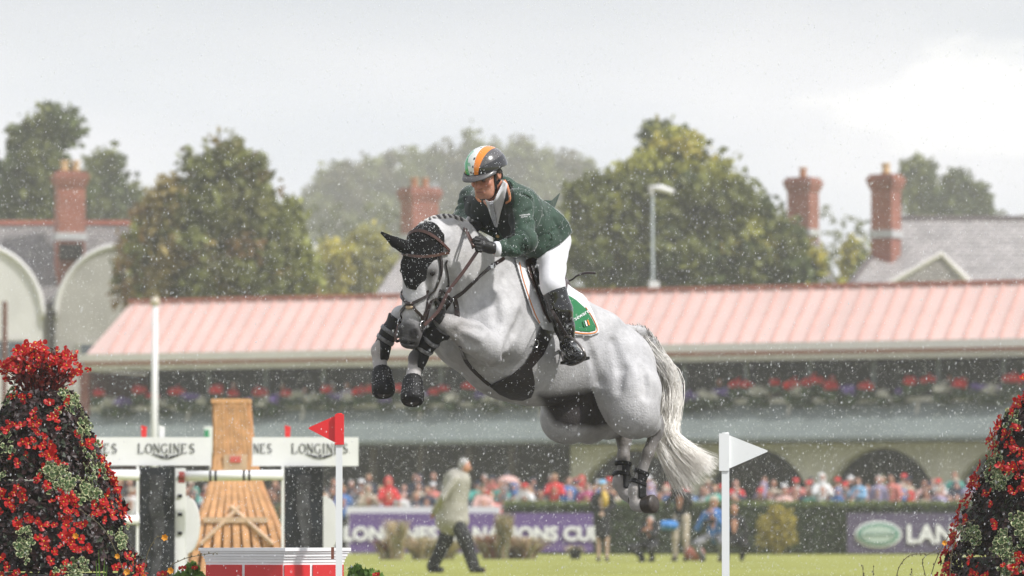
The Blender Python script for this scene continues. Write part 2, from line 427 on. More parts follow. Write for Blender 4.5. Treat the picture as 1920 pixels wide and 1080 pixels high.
# hind legs
LST = W(1189, 772, 30.20); LHK = W(1230, 797, 30.56)
leg([(W(1166, 690, 30.40), .185), (W(1182, 735, 30.28), .16), (LST, .128)], .10)
hs.ell(W(1190, 782, 30.24), (.13, .13, .125), k=.06)
leg([(LST, .11), (W(1210, 792, 30.40), .075), (LHK, .046)], .06)
hs.seg(W(1232, 786, 30.60), W(1230, 812, 30.56), .032, .038, .03)
leg([(W(1229, 812, 30.55), .038), (W(1215, 850, 30.52), .030), (W(1200, 895, 30.50), .032)], .03)
hs.ell(W(1193, 918, 30.5), (.044, .05, .05), k=.03); leg([(W(1191, 922, 30.5), .040), (W(1194, 945, 30.48), .037), (W(1206, 948, 30.47), .040)], .03)
RST = W(1060, 786, 30.35); RHK = W(1164, 806, 30.80)
leg([(W(1100, 700, 30.62), .18), (W(1072, 752, 30.45), .15), (RST, .13)], .10)
hs.ell(W(1064, 790, 30.38), (.135, .125, .115), k=.06)
leg([(RST, .115), (W(1105, 798, 30.55), .095), (W(1140, 800, 30.7), .062), (RHK, .05)], .06)
hs.seg(W(1174, 806, 30.84), W(1170, 826, 30.8), .04, .040, .03)
leg([(W(1170, 826, 30.8), .040), (W(1169, 858, 30.76), .033), (W(1166, 892, 30.74), .033)], .03)
hs.ell(W(1164, 903, 30.74), (.044, .048, .05), k=.03); leg([(W(1163, 905, 30.74), .040), (W(1174, 924, 30.72), .038), (W(1186, 934, 30.70), .042)], .03)
# sheath and flank fold
hs.seg(H(-.80, 0, -.50), H(-.98, 0, -.52), .08, .10, .08)
hs.seg(H(-.80, .17, -.36), W(1150, 740, 30.25), .04, .06, .08)
# dock
DOCK = [W(1176, 622, 30.72), W(1200, 622, 30.78), W(1222, 640, 30.82), W(1236, 668, 30.84)]
leg([(DOCK[0], .045), (DOCK[1], .026), (DOCK[2], .018), (DOCK[3], .012)], .05)

# grooves between the muscles
def groove(pxs, r=.010, k=.05, dep=.004, d0=28.6):
    P = [hs.hit(x, y, dep, d0) for x, y in pxs]
    new = [(a, b) for a, b in zip(P, P[1:])]
    for a, b in new: hs.seg(a, b, r, r, k, sub=True)
for gp in ([(838, 500), (850, 535), (862, 572)], [(935, 690), (948, 660), (966, 622), (978, 590)], [(1102, 640), (1112, 672), (1124, 715)], [(905, 520), (925, 560), (932, 600)],
           [(1150, 640), (1165, 690), (1160, 730)], [(856, 624), (890, 650)], [(870, 610), (905, 618)], [(1205, 690), (1212, 740)], [(800, 520), (806, 560)], [(945, 520), (962, 560)]):
    groove(gp)
def zone(V, poly, soft=10, dmin=0, dmax=99):
    u, v, d = proj_px(V.T); f = poly_cut(poly, 1.0)(V.T); return np.clip(-f/soft+.5, 0, 1)*((d > dmin) & (d < dmax))
def horse_tint(V):
    c = np.tile(np.array([.44, .435, .435]), (len(V), 1))
    def blend(w, col): nonlocal c; c = c*(1-w[:, None])+np.array(col)*w[:, None]
    q = V-HO; f, l, u = q@HF, q@HL, q@HU
    nzs = np.array([noise.noise(Vector(p*9.0)) for p in V]); nz2 = np.array([noise.noise(Vector(p*3.2+5)) for p in V])
    nf = np.array([noise.noise(Vector(p*26.0)) for p in V]); lowz = np.clip((.1-u)/.9, 0, 1); c *= (1+.17*nzs+.16*nz2+.15*nf)[:, None]
    for cc, r, col, a in ((FLK, .16, (.22, .20, .185), .8), (W(862, 618, 29.3), .13, (.34, .32, .31), .45), (FLF, .13, (.36, .32, .29), .85), (FRF, .13, (.36, .32, .29), .85), (W(803, 643, 29.3), .12, (.2, .19, .18), .6),
                       (LHK, .15, (.10, .09, .082), 1.0), (W(1216, 852, 30.5), .16, (.15, .135, .12), 1.0), (W(1193, 925, 30.5), .13, (.36, .32, .28), .85),
                       (RHK, .17, (.10, .09, .08), 1.0), (W(1169, 855, 30.76), .16, (.15, .135, .12), 1.0), (W(1168, 912, 30.74), .12, (.34, .30, .27), .85),
                       (W(895, 600, 29.5), .22, (.44, .44, .46), .35), (W(1150, 668, 30.2), .25, (.44, .45, .49), .25), (W(880, 480, 29.5), .25, (.47, .45, .43), .3)):
        blend(pull(V, cc, r, .5)*a*np.clip(1+.45*nf, 0, 1), col)
    h = V-P0; t = h@_t; hw = None
    mz = np.clip((t-.45)/.07, 0, 1)*pull(V, K(0, .55, -.06), .2, .2); blend(np.clip(mz*1.3, 0, 1)*(np.abs(h@HS) < .2), (.05, .048, .048))
    for q_ in (1, -1): blend(pull(V, K(q_*.052, .556, .0), .032, .35), (.008, .007, .007))
    blend(pull(V, K(.06, .53, -.07), .06, .6)*.7, (.22, .21, .21))
    blend(np.clip(1-np.abs(t-.605)/.012, 0, 1)*pull(V, K(0, .6, -.05), .09, .3), (.01, .009, .009))
    for q_ in (1, -1): blend(pull(V, K(q_*.095, .2, -.05), .07, .7), (.06, .055, .055))
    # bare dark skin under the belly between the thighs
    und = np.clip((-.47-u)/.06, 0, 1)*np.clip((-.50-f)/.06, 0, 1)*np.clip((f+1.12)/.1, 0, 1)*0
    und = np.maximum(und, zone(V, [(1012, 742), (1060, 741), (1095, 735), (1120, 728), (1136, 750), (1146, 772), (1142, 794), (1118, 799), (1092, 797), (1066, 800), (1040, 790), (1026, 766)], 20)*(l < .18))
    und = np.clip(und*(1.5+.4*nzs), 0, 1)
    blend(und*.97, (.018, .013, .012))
    return np.clip(c, .01, .9)
M_coat = mat('grey_coat', (.6, .6, .6), .55, spec=.35, attr='tint', nscale=55, namt=.07, bump=.4, bscale=90, sheen=.03)
horse = empty('horse', H(-.4, 0, -1.2), 'dapple grey horse leaping to the left with forelegs tucked, black ear bonnet and bell boots', 'horse')
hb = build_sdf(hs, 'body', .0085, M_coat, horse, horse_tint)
M_blk = mat('black_neoprene', (.0045, .0045, .005), .55, spec=.35, nscale=30, namt=.3, bump=.5, bscale=120)
M_wrap = mat('black_strap', (.004, .004, .0045), .5, spec=.35)
M_horn = mat('hoof_horn', (.045, .035, .028), .45, nscale=60, namt=.4)
M_bonnet = mat('bonnet_knit', (.0035, .0035, .004), .85, spec=.25, nscale=80, namt=.5, bump=.9, bscale=260, sheen=.03)
M_lea = mat('brown_leather', (.016, .007, .0055), .35, nscale=40, namt=.4, coat=.3)
M_lea2 = mat('tan_edged_leather', (.065, .026, .018), .4, nscale=50, namt=.3, coat=.3)
M_steel = mat('steel', (.6, .6, .6), .2, metal=1)
# hooves and bell boots
def lofted(name, a, b, ra, rb, m, parent, ribs=0, flare=0.0, n=28, tilt=None):
    a, b = np.asarray(a), np.asarray(b); mb = MB(); N = 9; pts = []; rr = []
    ax_ = unit(b-a); u = unit(np.cross(ax_, [0, 1, .1])); w = np.cross(ax_, u); base = len(mb.v)
    for i in range(N+1):
        t = i/N; p = a+(b-a)*t
        r0 = ra+(rb-ra)*(t**.7)
        if i == 0: r0 *= .86
        if i == N: r0 *= .80
        if i == N-1: r0 *= .97
        for k in range(n):
            an = 2*math.pi*k/n
            r = r0*(1+(ribs*math.cos(an*n/2) if ribs and t < .75 else 0)*(1-t*.7))
            mb.v.append(tuple(p+u*math.cos(an)*r+w*math.sin(an)*r))
    for i in range(N):
        for k in range(n): mb.f.append((i*n+k, i*n+(k+1) % n, (i+1)*n+(k+1) % n, (i+1)*n+k)); mb.m.append(0)
    mb.f += [tuple(range(n))[::-1], tuple(N*n+k for k in range(n))]; mb.m += [0, 0]
    return mb.build(name, m, parent, smooth=True)
for (a, b, hb_) in ((W(774, 706, 29.32), W(773, 755, 29.24), W(772, 753, 29.23)), (W(715, 690, 29.54), W(720, 740, 29.46), W(721, 738, 29.45))):
    lofted('hoof', a, hb_, .040, .052, M_horn, horse)
    lofted('bell_boot', a, b, .050, .070, M_blk, horse, ribs=.035)
lofted('hoof', W(1206, 948, 30.47), W(1228, 944, 30.42), .045, .057, M_horn, horse)
lofted('hoof', W(1184, 932, 30.70), W(1206, 940, 30.66), .045, .056, M_horn, horse)
# shells that hug the body
def shell(name, off, m, cut, lo, hi, h=.006, parent=None, bumps=None, src=None):
    return build_sdf(src or hs, name, h, m, parent or horse, cut=cut, off=off, lo=lo, hi=hi, bumps=bumps)
def capcut(a, b, r, mx_t=None):
    def f(P): return seg_dist(P, a, b, r, r)
    return f
def slab(a, b, t0, t1):
    """between two planes across the axis a-b, at metres t0..t1 along it"""
    ax_ = unit(np.asarray(b)-np.asarray(a)).astype(np.float32); a = np.asarray(a, np.float32)
    def f(P):
        t = (P[0]-a[0])*ax_[0]+(P[1]-a[1])*ax_[1]+(P[2]-a[2])*ax_[2]; return np.maximum(t-t1, t0-t)
    return f
def halfspace(p, n):
    n = unit(n).astype(np.float32); p = np.asarray(p, np.float32)
    return lambda P: (P[0]-p[0])*n[0]+(P[1]-p[1])*n[1]+(P[2]-p[2])*n[2]
def both(*fs): return lambda P: np.maximum.reduce([f(P) for f in fs])
def bootset(kn, ft, kind):
    kn, ft = np.asarray(kn), np.asarray(ft); axl = np.linalg.norm(ft-kn); ax_ = unit(ft-kn)
    near = capcut(kn-ax_*.0, ft+ax_*.03, .07); lo = np.minimum(kn, ft)-.13; hi = np.maximum(kn, ft)+.13
    side = unit(np.cross(ax_, [0, -1, 0]));
    if kind == 'front':
        back = halfspace(ft-side*.0, -side) if side[0] > 0 else halfspace(ft, side)
        bb = shell('tendon_boot', .012, M_blk, both(near, slab(kn, ft, .0, axl-.055)), lo, hi)
        # lower cup guarding the sides of the fetlock, open in front
        q = unit(np.array([-1.0, -.4, 0])); shell('fetlock_guard', .013, M_blk, both(near, slab(kn, ft, axl-.06, axl+.035), halfspace(ft-q*.012*-1, q)), lo, hi)
        for t in (axl*.40, axl*.66): shell('strap', .018, M_strapg, both(near, slab(kn, ft, t-.012, t+.012)), lo, hi)
    else:
        q = unit(np.array([-1.0, -.25, 0]))
        shell('fetlock_boot', .012, M_blk, both(near, slab(kn, ft, axl-.115, axl+.045), halfspace(ft+ax_*.0, q)), lo, hi)
        for t in (axl-.105, axl-.045): shell('strap', .016, M_wrap, both(near, slab(kn, ft, t-.013, t+.013)), lo, hi)
M_strapg = mat('rubber_strap', (.16, .16, .165), .35, nscale=80, namt=.5)
bootset(W(829, 614, 29.28), FLF, 'front'); bootset(W(749, 598, 29.56), FRF, 'front')
bootset(W(1222, 840, 30.53), W(1193, 918, 30.5), 'hind'); bootset(W(1169, 840, 30.78), W(1164, 903, 30.74), 'hind')
# ear bonnet: forehead mask + ears
mlo = np.minimum.reduce([K(-.2, -.1, -.3), K(.2, .45, .1), K(-.2, .45, -.3), K(.2, -.1, .1), EAR_R[2]])-.05; mhi = np.maximum.reduce([K(-.2, -.1, -.3), K(.2, .45, .1), EAR_L[2], EAR_R[2]])+.05
def mask_cut(P):
    q = [P[i]-P0[i] for i in range(3)]
    s_ = sum(q[i]*HS[i] for i in range(3)); t = sum(q[i]*_t[i] for i in range(3)); n = sum(q[i]*FN[i] for i in range(3))
    wid = np.interp(t, [-.05, .06, .14, .22, .28, .305, .315], [.30, .30, .115, .088, .052, .03, -.02])
    wl = np.interp(t, [-.08, .0, .06, .12, .18, .24, .30], [.10, .115, .125, .10, .075, .065, .03])
    return np.maximum.reduce([np.where(s_ > 0, s_-wl, -s_-wid), t-.31, -.112-n, -.12-t])
shell('ear_bonnet', .007, M_bonnet, mask_cut, mlo, mhi, .005)
# eyes
for q in (1, -1):
    mb = MB(); c = hs.project(K(q*.088, .20, -.055), -.006); mb.lathe([(0.001, -.017), (.012, -.012), (.017, 0), (.012, .012), (.001, .017)], c, 12); mb.build('eye', mat('dark_eye', (.01, .007, .005), .08), horse, True)
# plaited mane: crest of short bristly knots
M_mane = mat('white_hair', (.62, .60, .57), .6, island=.25); M_maneD = mat('dark_hair', (.10, .09, .085), .6, island=.4)
mb = MB(); mb2 = MB(); cc = spl(CREST, 34)
for i, p in enumerate(cc[:30]):
    p2 = p+np.array([0, 0, .019]); t = unit(cc[i+1]-cc[i]); sdv = unit(np.cross(t, [0, 0, 1]))
    for j in range(5):
        a = p2+sdv*rnd.uniform(-.012, .012)+t*rnd.uniform(-.012, .012); e = a+np.array([0, 0, rnd.uniform(.010, .020)])+sdv*rnd.uniform(-.02, .02)+t*rnd.uniform(-.006, .01)
        (mb2 if i < 11 and j % 2 else mb).tube([a, e], [.0032, .0012], 3)
    (mb2 if i % 3 == 1 and i < 14 else mb).tube([p2+np.array([0, 0, -.016]), p2+np.array([0, 0, -.002]), p2+np.array([0, 0, .012]), p2+np.array([0, 0, .019])], [.013, .0175, .014, .004], 9)
    for q in (-1, 1): (mb2 if i % 2 and i < 16 else mb).tube([p2+sdv*q*.008+np.array([0, 0, .012]), p2+sdv*q*.026, p2+sdv*q*.038-np.array([0, 0, .035])], [.008, .009, .004], 6)
mane = mb.build('mane', M_mane, horse); o = mb2.build('dark_mane_hair', M_maneD, mane)
# tail: bundles of strands
def tailmat():
    m = mat('tail_hair', (.7, .67, .62), .5, attr='tint', island=.10, sheen=.3); return m
tv, tf, tcx = [], [], []; DK = spl(DOCK, 60)
for i in range(7500):
    a0 = rnd.random(); side = rnd.gauss(0, 1)
    st = rnd.random()**1.3
    bp = DK[int(st*59)]+R_.normal(0, .012, 3)+np.array([0, 0, .008])
    # guide: down behind the haunch, then streaming out to the right
    sp = rnd.random(); sw = rnd.gauss(0, 1)
    g1 = W(1241+sw*8+8*sp, 690+20*rnd.random(), 30.9+rnd.gauss(0, .05)); g2 = W(1246+sw*9+8*sp, 760, 30.94+rnd.gauss(0, .06))
    cl = rnd.randrange(46); cr2 = random.Random(cl*7+1); cA, cB, cC = cr2.gauss(0, 1), cr2.random(), cr2.gauss(0, 1)
    sp = min(1, max(0, .75*cB+.25*sp)); ang = sp
    g3 = W(1224+sp*42+sw*5+cA*3, 812-10*sp+sw*4+cC*4, 30.95+rnd.gauss(0, .07))
    ln = cr2.uniform(.72, 1.05)*rnd.uniform(.8, 1.04)
    if rnd.random() < .3: ln *= rnd.uniform(.5, .9)
    E0, E1 = 1270+82*ang, 926-58*ang
    ex, ey = (1226+sp*40)+(E0-(1226+sp*40))*ln, 812+(E1-812)*ln
    g4 = W((1224+sp*42)*.5+ex*.5-3+cA*2, 812*.5+ey*.5+6*(1-ang)-5*ang+cC*2, 30.95+rnd.gauss(0, .09)); g5 = W(ex+rnd.gauss(0, 5)+cA*3, ey+rnd.gauss(0, 5)+cC*3, 30.95+rnd.gauss(0, .12))
    path = spl([bp, g1, g2, g3, g4, g5], 16); wv = rnd.uniform(0, 6.28); path = [p+np.array([.006*math.sin(wv+q*1.1), 0, .006*math.cos(wv*2+q*.9)])*(q/16) for q, p in enumerate(path)]
    if rnd.random() < .25: path = path[:rnd.randint(8, 13)]
    r0 = rnd.uniform(.0010, .0026); b = len(tv); n = len(path)
    for j, p in enumerate(path):
        t = unit(path[min(j+1, n-1)]-path[max(j-1, 0)]); c = unit(np.cross(t, [0.0, 1, 0])+R_.normal(0, .1, 3)); d = np.cross(t, c)
        r = r0*(1-.75*(j/(n-1))**2)
        for k in range(3): w = 2.094*k; tv.append(p+r*(c*math.cos(w)+d*math.sin(w)))
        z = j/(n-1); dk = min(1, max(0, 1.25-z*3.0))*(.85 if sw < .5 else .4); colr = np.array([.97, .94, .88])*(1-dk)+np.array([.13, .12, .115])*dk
        tcx += [np.append(colr, 1)]*3
    for j in range(n-1):
        for k in range(3): tf.append((b+j*3+k, b+j*3+(k+1) % 3, b+(j+1)*3+(k+1) % 3, b+(j+1)*3+k))
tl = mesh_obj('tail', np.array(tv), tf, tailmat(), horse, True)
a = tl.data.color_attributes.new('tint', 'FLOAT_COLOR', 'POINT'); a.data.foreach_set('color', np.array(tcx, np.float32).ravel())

# ---- straps laid on the horse
def on(pxs, n=14, off=.002, s=None, d0=28.6, d1=31.6):
    s = s or hs; pts2 = spl([np.array([x, y, 0.0]) for x, y in pxs], n)
    P = [s.hit(p[0], p[1], off, d0, d1) for p in pts2]
    P = [P[0]]+[(P[i-1]+2*P[i]+P[i+1])/4 for i in range(1, n-1)]+[P[-1]]
    return P, [s.grad(p) for p in P]
def strap(name, pxs, w, m, parent, n=14, th=.006, off=.002, s=None):
    P, N = on(pxs, n, off, s); return ribbon(name, P, N, w, th, m, parent)
def ring(name, c, r, nrm, m, parent, t=.004):
    mb = MB(); nrm = unit(nrm); u = unit(np.cross(nrm, [0, 0, 1.0])); v = np.cross(nrm, u)
    mb.tube([np.asarray(c)+r*(u*math.cos(a)+v*math.sin(a)) for a in np.linspace(0, 2*math.pi, 17)], t, 6); return mb.build(name, m, parent, True)
def hk(t_, ang, off=.004):
    """point on the head surface at height t_ and angle round the head (0 = front, + = horse's left)"""
    c = K(0, t_, -.10 if t_ < .42 else -.07); d = HS*math.sin(ang)+FN*math.cos(ang)
    T = np.linspace(0, .3, 120)[:, None]; v = hs.at(c+d*T); i = int(np.argmax(v > 0)); return c+d*float(T[i][0])+d*off
def headband(name, ts, angs, w, m, parent, off=.004, th=.006):
    P = [hk(t_, a, off) for t_, a in zip(ts, angs)]; return ribbon(name, P, [unit(p-K(0, t_, -.10)) for p, t_ in zip(P, ts)], w, th, m, parent)
bridle = empty('bridle', K(0, .1, -.1), 'brown leather bridle with crossed noseband worn over the black ear bonnet', 'bridle')
A = np.linspace(-1.9, 1.9, 22)
headband('browband', .088+.035*np.cos(A), A, .016, M_lea2, bridle, .009)
headband('headpiece', .005-.03*np.cos(A)+.05*(np.abs(A)/1.9)**2, A, .018, M_lea2, bridle, .011)
for q in (1, -1):
    T = np.linspace(.10, .47, 14)
    headband('cheekpiece', T, [q*(1.45+.42*max(0.0, math.sin(math.pi*(t-.10)/.37))**.8) for t in T], .027, M_lea, bridle, .006)
    T = np.linspace(.12, .30, 9); headband('throat_lash', T, q*np.linspace(1.9, 2.7, 9), .014, M_lea, bridle, .006)
    T = np.linspace(.33, .415, 10); headband('upper_nose_strap', T-.025, q*np.linspace(1.4, .12, 10), .017, M_lea, bridle, .006)
    T = np.linspace(.42, .51, 10); headband('lower_nose_strap', T-.02, q*np.linspace(.1, 1.7, 10), .017, M_lea, bridle, .006)
    ring('bit_ring', hk(.50, q*1.4, .01), .024, HS+.3*FN, M_steel, bridle)
mb = MB(); c = hk(.392, 0, .008); mb.lathe([(.004, -.012), (.024, -.008), (.026, 0), (.024, .008), (.004, .012)], c, 14); mb.build('nose_pad', M_lea, bridle, True)
mb = MB(); mb.lathe([(.004, -.03), (.02, -.028), (.028, -.016), (.02, -.006)], c-FN*.012, 14); mb.build('sheepskin_disc', mat('sheepskin', (.55, .42, .28), .9), bridle, True)
# reins
hand_l = W(905, 462, 29.26)
ctrl = hk(.50, 1.4, .02)
def freestrap(name, pts, w, m, parent, nrm=(-.3, -1, .2), th=.005, n=18):
    P = spl(pts, n); return ribbon(name, P, [np.array(nrm)]*n, w, th, m, parent)
freestrap('rein', [ctrl, W(822, 583, 29.22), W(842, 545, 29.24), W(870, 508, 29.26), W(896, 470, 29.27)], .020, M_lea2, bridle)
freestrap('rein', [hk(.5, -1.4, .02), W(745, 640, 29.25), W(800, 600, 29.5)], .018, M_lea2, bridle)
freestrap('martingale_strap', [ctrl+np.array([0, .03, 0]), W(812, 560, 29.3), W(830, 578, 29.3)], .014, M_lea, bridle)
# breastplate
bpl = empty('breastplate', W(850, 570, 29.4), 'dark brown breastplate straps crossing the chest of the grey horse', 'breastplate')
strap('shoulder_strap', [(846, 563), (868, 548), (892, 525), (920, 500), (945, 484)], .022, M_lea, bpl, 18)
strap('shoulder_strap', [(846, 563), (836, 575), (825, 592)], .03, M_lea, bpl, 8)
strap('chest_strap', [(852, 560), (856, 575), (857, 592)], .032, M_lea, bpl, 8)
strap('chest_strap', [(863, 650), (874, 678), (895, 702), (918, 722)], .022, M_lea, bpl, 12)
strap('elastic_band', [(846, 563), (836, 552), (824, 545)], .02, M_lea, bpl, 6)
strap('rein_stop_pad', [(822, 560), (828, 575), (826, 592), (818, 603)], .06, M_blk, bpl, 8, th=.02)
for (x, y) in ((846, 563), (835, 548), (925, 498)): ring('ring', hs.hit(x, y, .012), .014, (-.4, -.9, 0), M_steel, bpl, .003)
mb = MB(); c_ = hs.hit(921, 500, .010)
mb.frame(c_, (1, 0, 0), (0, 1, 0), (0, 0, 1), -.014, .014, -.004, .004, -.01, .01); mb.build('buckle', M_steel, bpl)
# ---------------------------------------------------------------- saddle, cloth, girth
M_white = mat('white_quilt', (.72, .72, .73), .8, bump=.6, bscale=60)
M_green = mat('green_cloth', (.012, .16, .055), .8, bump=.3, bscale=150)
M_orange = mat('orange_trim', (.65, .22, .06), .7)
M_sadl = mat('saddle_leather', (.035, .013, .009), .38, nscale=30, namt=.45, coat=.35, bump=.15)
M_dkl = mat('dark_leather', (.009, .006, .005), .36, nscale=25, namt=.5, coat=.35, bump=.2, bscale=60)
saddle = empty('saddle', H(-.3, 0, .05), 'brown jumping saddle on a white and green saddle cloth, strapped to the grey horse', 'saddle')
SL, SH_ = W(960, 720, 29.2), W(1150, 460, 30.7)
slo = np.minimum(SL, SH_)-.05; shi = np.maximum(SL, SH_)+.05
cloth_poly = [(966, 486), (1000, 470), (1050, 500), (1100, 560), (1112, 585), (1122, 612), (1124, 624), (1108, 630), (1060, 628), (1040, 622), (1018, 618), (1000, 592), (985, 550), (974, 515)]
shell('saddle_cloth', .018, M_white, both(poly_cut(cloth_poly), halfspace(H(0, -.02, 0), -HL)), slo, shi, .006, saddle)
green_poly = [(1064, 552), (1080, 562), (1098, 578), (1110, 598), (1117, 612), (1117, 620), (1105, 623), (1060, 619)]
shell('green_corner', .022, M_green, both(poly_cut(green_poly), halfspace(H(0, .0, 0), -HL)), slo, shi, .005, saddle)
def outl(name, pts, w, m, parent, off, th=.003, n=30):
    P = [hs.hit(p[0], p[1], off) for p in spl([np.array([x, y, 0.]) for x, y in pts], n)]; return ribbon(name, P, [hs.grad(p) for p in P], w, th, m, parent)
outl('orange_piping', [(1064, 621), (1090, 625), (1108, 625), (1119, 621), (1118, 611), (1110, 594), (1098, 576)], .007, M_orange, saddle, .021)
outl('orange_piping', [(974, 492), (980, 520), (990, 552), (1003, 588), (1012, 606)], .006, M_orange, saddle, .020)
for i, (c0, c1) in enumerate((((.012, .16, .055), 0), ((.8, .8, .8), 1), ((.75, .22, .03), 2))):
    x = 1093+i*4.2; P = [hs.hit(x+dx, 607+dy-i*1.6, .027) for dx, dy in ((0, -4), (3, 6))]
    ribbon('flag_band', P, [hs.grad(p) for p in P], .013, .003, mat('flag_band_%d' % i, c0, .7), saddle)
# flap and panels
flap_poly = [(984, 488), (1010, 476), (1060, 500), (1066, 520), (1062, 560), (1052, 600), (1030, 606), (1018, 585), (1008, 555), (992, 515)]
shell('saddle_flap', .035, M_sadl, both(poly_cut(flap_poly), halfspace(H(0, .0, 0), -HL)), slo, shi, .006, saddle)
roll_poly = [(994, 494), (1006, 490), (1020, 530), (1034, 580), (1026, 590), (1016, 565)]
shell('knee_roll', .052, M_dkl, both(poly_cut(roll_poly), halfspace(H(0, .0, 0), -HL)), slo, shi, .006, saddle)
ss = SDF(); ss.seg(H(-.10, 0, .035), H(-.38, 0, .03), .075, .085, .05, HU, 1.6); ss.seg(H(-.10, 0, .04), H(-.07, 0, .075), .05, .035, .04); ss.seg(H(-.42, -.05, -.01), H(-.42, .08, -.02), .04, .04, .05)
build_sdf(ss, 'seat', .008, M_sadl, saddle)
# girth and belly plate
gp = [(1016, 600), (1042, 604), (1036, 630), (1020, 665), (998, 690), (1003, 715), (1002, 732), (996, 746), (980, 752), (958, 750), (936, 740), (917, 724), (935, 714), (960, 702), (985, 680), (1003, 650)]
lo = np.minimum(W(900, 760, 29.2), W(1060, 590, 30.4))-.04; hi = np.maximum(W(900, 760, 29.2), W(1060, 590, 30.4))+.04
shell('girth', .014, M_dkl, both(poly_cut(gp), halfspace(H(0, -.12, 0), -HL)), lo, hi, .006, saddle)
mb = MB(); c = hs.hit(1007, 645, .02)
pr = [hs.hit(1004+dx, 645+dy, .020) for dx, dy in ((-2, -5), (1, -8), (5, -6), (6, 0), (3, 6), (-1, 6))]; mb.tube(pr, .003, 5); mb.build('girth_hook', M_steel, saddle, True)
# ---------------------------------------------------------------- the rider
M_skin = mat('skin', (.50, .24, .165), .5, attr='tint', nscale=60, namt=.08, subs=.0)
M_jkt = mat('green_jacket', (.018, .047, .029), .75, nscale=14, namt=.35, bump=.5, bscale=35, sheen=.35, attr=None)
M_jdk = mat('dark_lapel', (.005, .010, .008), .7, nscale=30, namt=.3, sheen=.05)
M_brch = mat('white_breeches', (.74, .74, .77), .75, bump=.25, bscale=22)
M_boot = mat('black_boot', (.004, .004, .004), .22, coat=.6, bump=.35, bscale=14)
M_glove = mat('black_glove', (.005, .0045, .0045), .6, nscale=50, namt=.5, bump=.4)
M_shirt = mat('white_shirt', (.74, .74, .77), .7, bump=.3, bscale=40)
rider = empty('person', W(1035, 480, 30.2), 'rider in dark green jacket and striped helmet crouching over the grey horse', 'person')
# joints
PEL = W(1036, 448, 30.12); CH = W(962, 400, 29.82); SHL = W(974, 380, 29.54); SHR = W(886, 372, 29.98)
ELB = W(984, 452, 29.42); WRI = W(932, 467, 29.34); HANDL = W(904, 462, 29.28)
ELR = W(868, 412, 29.92); WRR = W(884, 432, 29.66); HANDR = W(882, 426, 29.6)
HPL = W(1034, 452, 30.02); HPR = W(1032, 466, 30.28); KNL = W(1036, 536, 29.72); KNR = H(-.12, -.34, -.14)
ANL = W(1065, 642, 29.76); ANR = KNR+(ANL-KNL); TOL = W(1086, 668, 29.60)
HC = W(909, 326, 29.40)                         # centre of skull
FD = unit(np.array([-.50, -.78, -.42])); FU = unit(np.array([-.12, -.20, .97])-FD*np.dot(FD, [-.12, -.20, .97])); FS = np.cross(FD, FU)
if FS[0] < 0: FS = -FS                             # towards the rider's left ear (image right)
FA = np.array([FS, FD, FU])
def Q(s_, d, u): return HC+FS*s_+FD*d+FU*u
bs = SDF()
bs.seg(PEL, CH, .10, .11, .08); bs.seg(CH, W(930, 385, 29.76), .11, .095, .08); bs.seg(SHL, SHR, .05, .05, .06)
bs.chain([(SHL, .05), (ELB, .042), (WRI, .030), (HANDL, .020)], .02); bs.chain([(SHR, .05), (ELR, .042), (WRR, .028), (HANDR, .020)], .02)
bs.chain([(HPL, .06), (KNL, .045), (ANL, .025), (W(1076, 662, 29.68), .022)], .03); bs.chain([(HPR, .06), (KNR, .045), (ANR, .025), (ANR+np.array([-.01, -.08, -.05]), .022)], .03)
bs.seg(W(940, 382, 29.72), Q(.0, -.05, -.075), .060, .056, .03)
bs.ell(Q(0, -.015, .03), (.076, .095, .09), FA, .02)
bs.ell(Q(0, .025, -.055), (.060, .062, .068), FA, .03)
bs.seg(Q(-.02, .055, -.105), Q(.02, .055, -.105), .024, .024, .02)                                   # chin
bs.seg(Q(-.035, .066, .012), Q(.035, .066, .012), .016, .016, .015)                                # brow
bs.seg(Q(0, .082, -.005), Q(0, .108, -.040), .008, .014, .012)                                       # nose
for q in (1, -1):
    bs.ell(Q(q*.011, .096, -.045), (.009, .010, .008), FA, .008)
    bs.ell(Q(q*.042, .058, -.035), (.020, .022, .018), FA, .02)                                      # cheek
    bs.ell(Q(q*.032, .087, -.008), (.016, .010, .009), FA, .012, sub=True)                           # eye socket
    bs.seg(Q(q*.05, -.01, -.05), Q(q*.035, .045, -.10), .022, .020, .03)                             # jaw
    bs.ell(Q(q*.078, -.02, -.012), (.012, .020, .032), FA, .008); bs.ell(Q(q*.090, -.012, -.012), (.006, .010, .02), FA, .006, sub=True)
bs.seg(Q(-.020, .086, -.070), Q(.020, .086, -.070), .0075, .0075, .006); bs.seg(Q(-.018, .084, -.083), Q(.018, .084, -.083), .008, .008, .006)
bs.seg(Q(-.026, .098, -.0765), Q(.026, .098, -.0765), .003, .003, .006, sub=True)
def skin_tint(V):
    c = np.tile(np.array([.50, .235, .155]), (len(V), 1))
    def bl(w, col): nonlocal c; c = c*(1-w[:, None])+np.array(col)*w[:, None]
    n1 = np.array([noise.noise(Vector(p*40)) for p in V]); c *= (1+.18*n1)[:, None]
    for q in (1, -1):
        bl(pull(V, Q(q*.045, .08, -.035), .035, .8)*.6, (.58, .20, .15))
        bl(pull(V, Q(q*.032, .085, .014), .02, .4)*.8, (.10, .055, .04))
        bl(pull(V, Q(q*.032, .08, -.008), .016, .4)*.85, (.10, .055, .05))
    bl(pull(V, Q(0, .11, -.04), .025, .7)*.5, (.60, .22, .17))
    bl(np.clip(1-np.abs((V-HC)@FU+.0765)/.010, 0, 1)*pull(V, Q(0, .09, -.077), .035, .3), (.28, .09, .075))
    bl(pull(V, Q(0, .07, -.11), .06, .6)*.3, (.33, .19, .15))
    return c
build_sdf(bs, 'body', .0048, M_skin, rider, skin_tint)
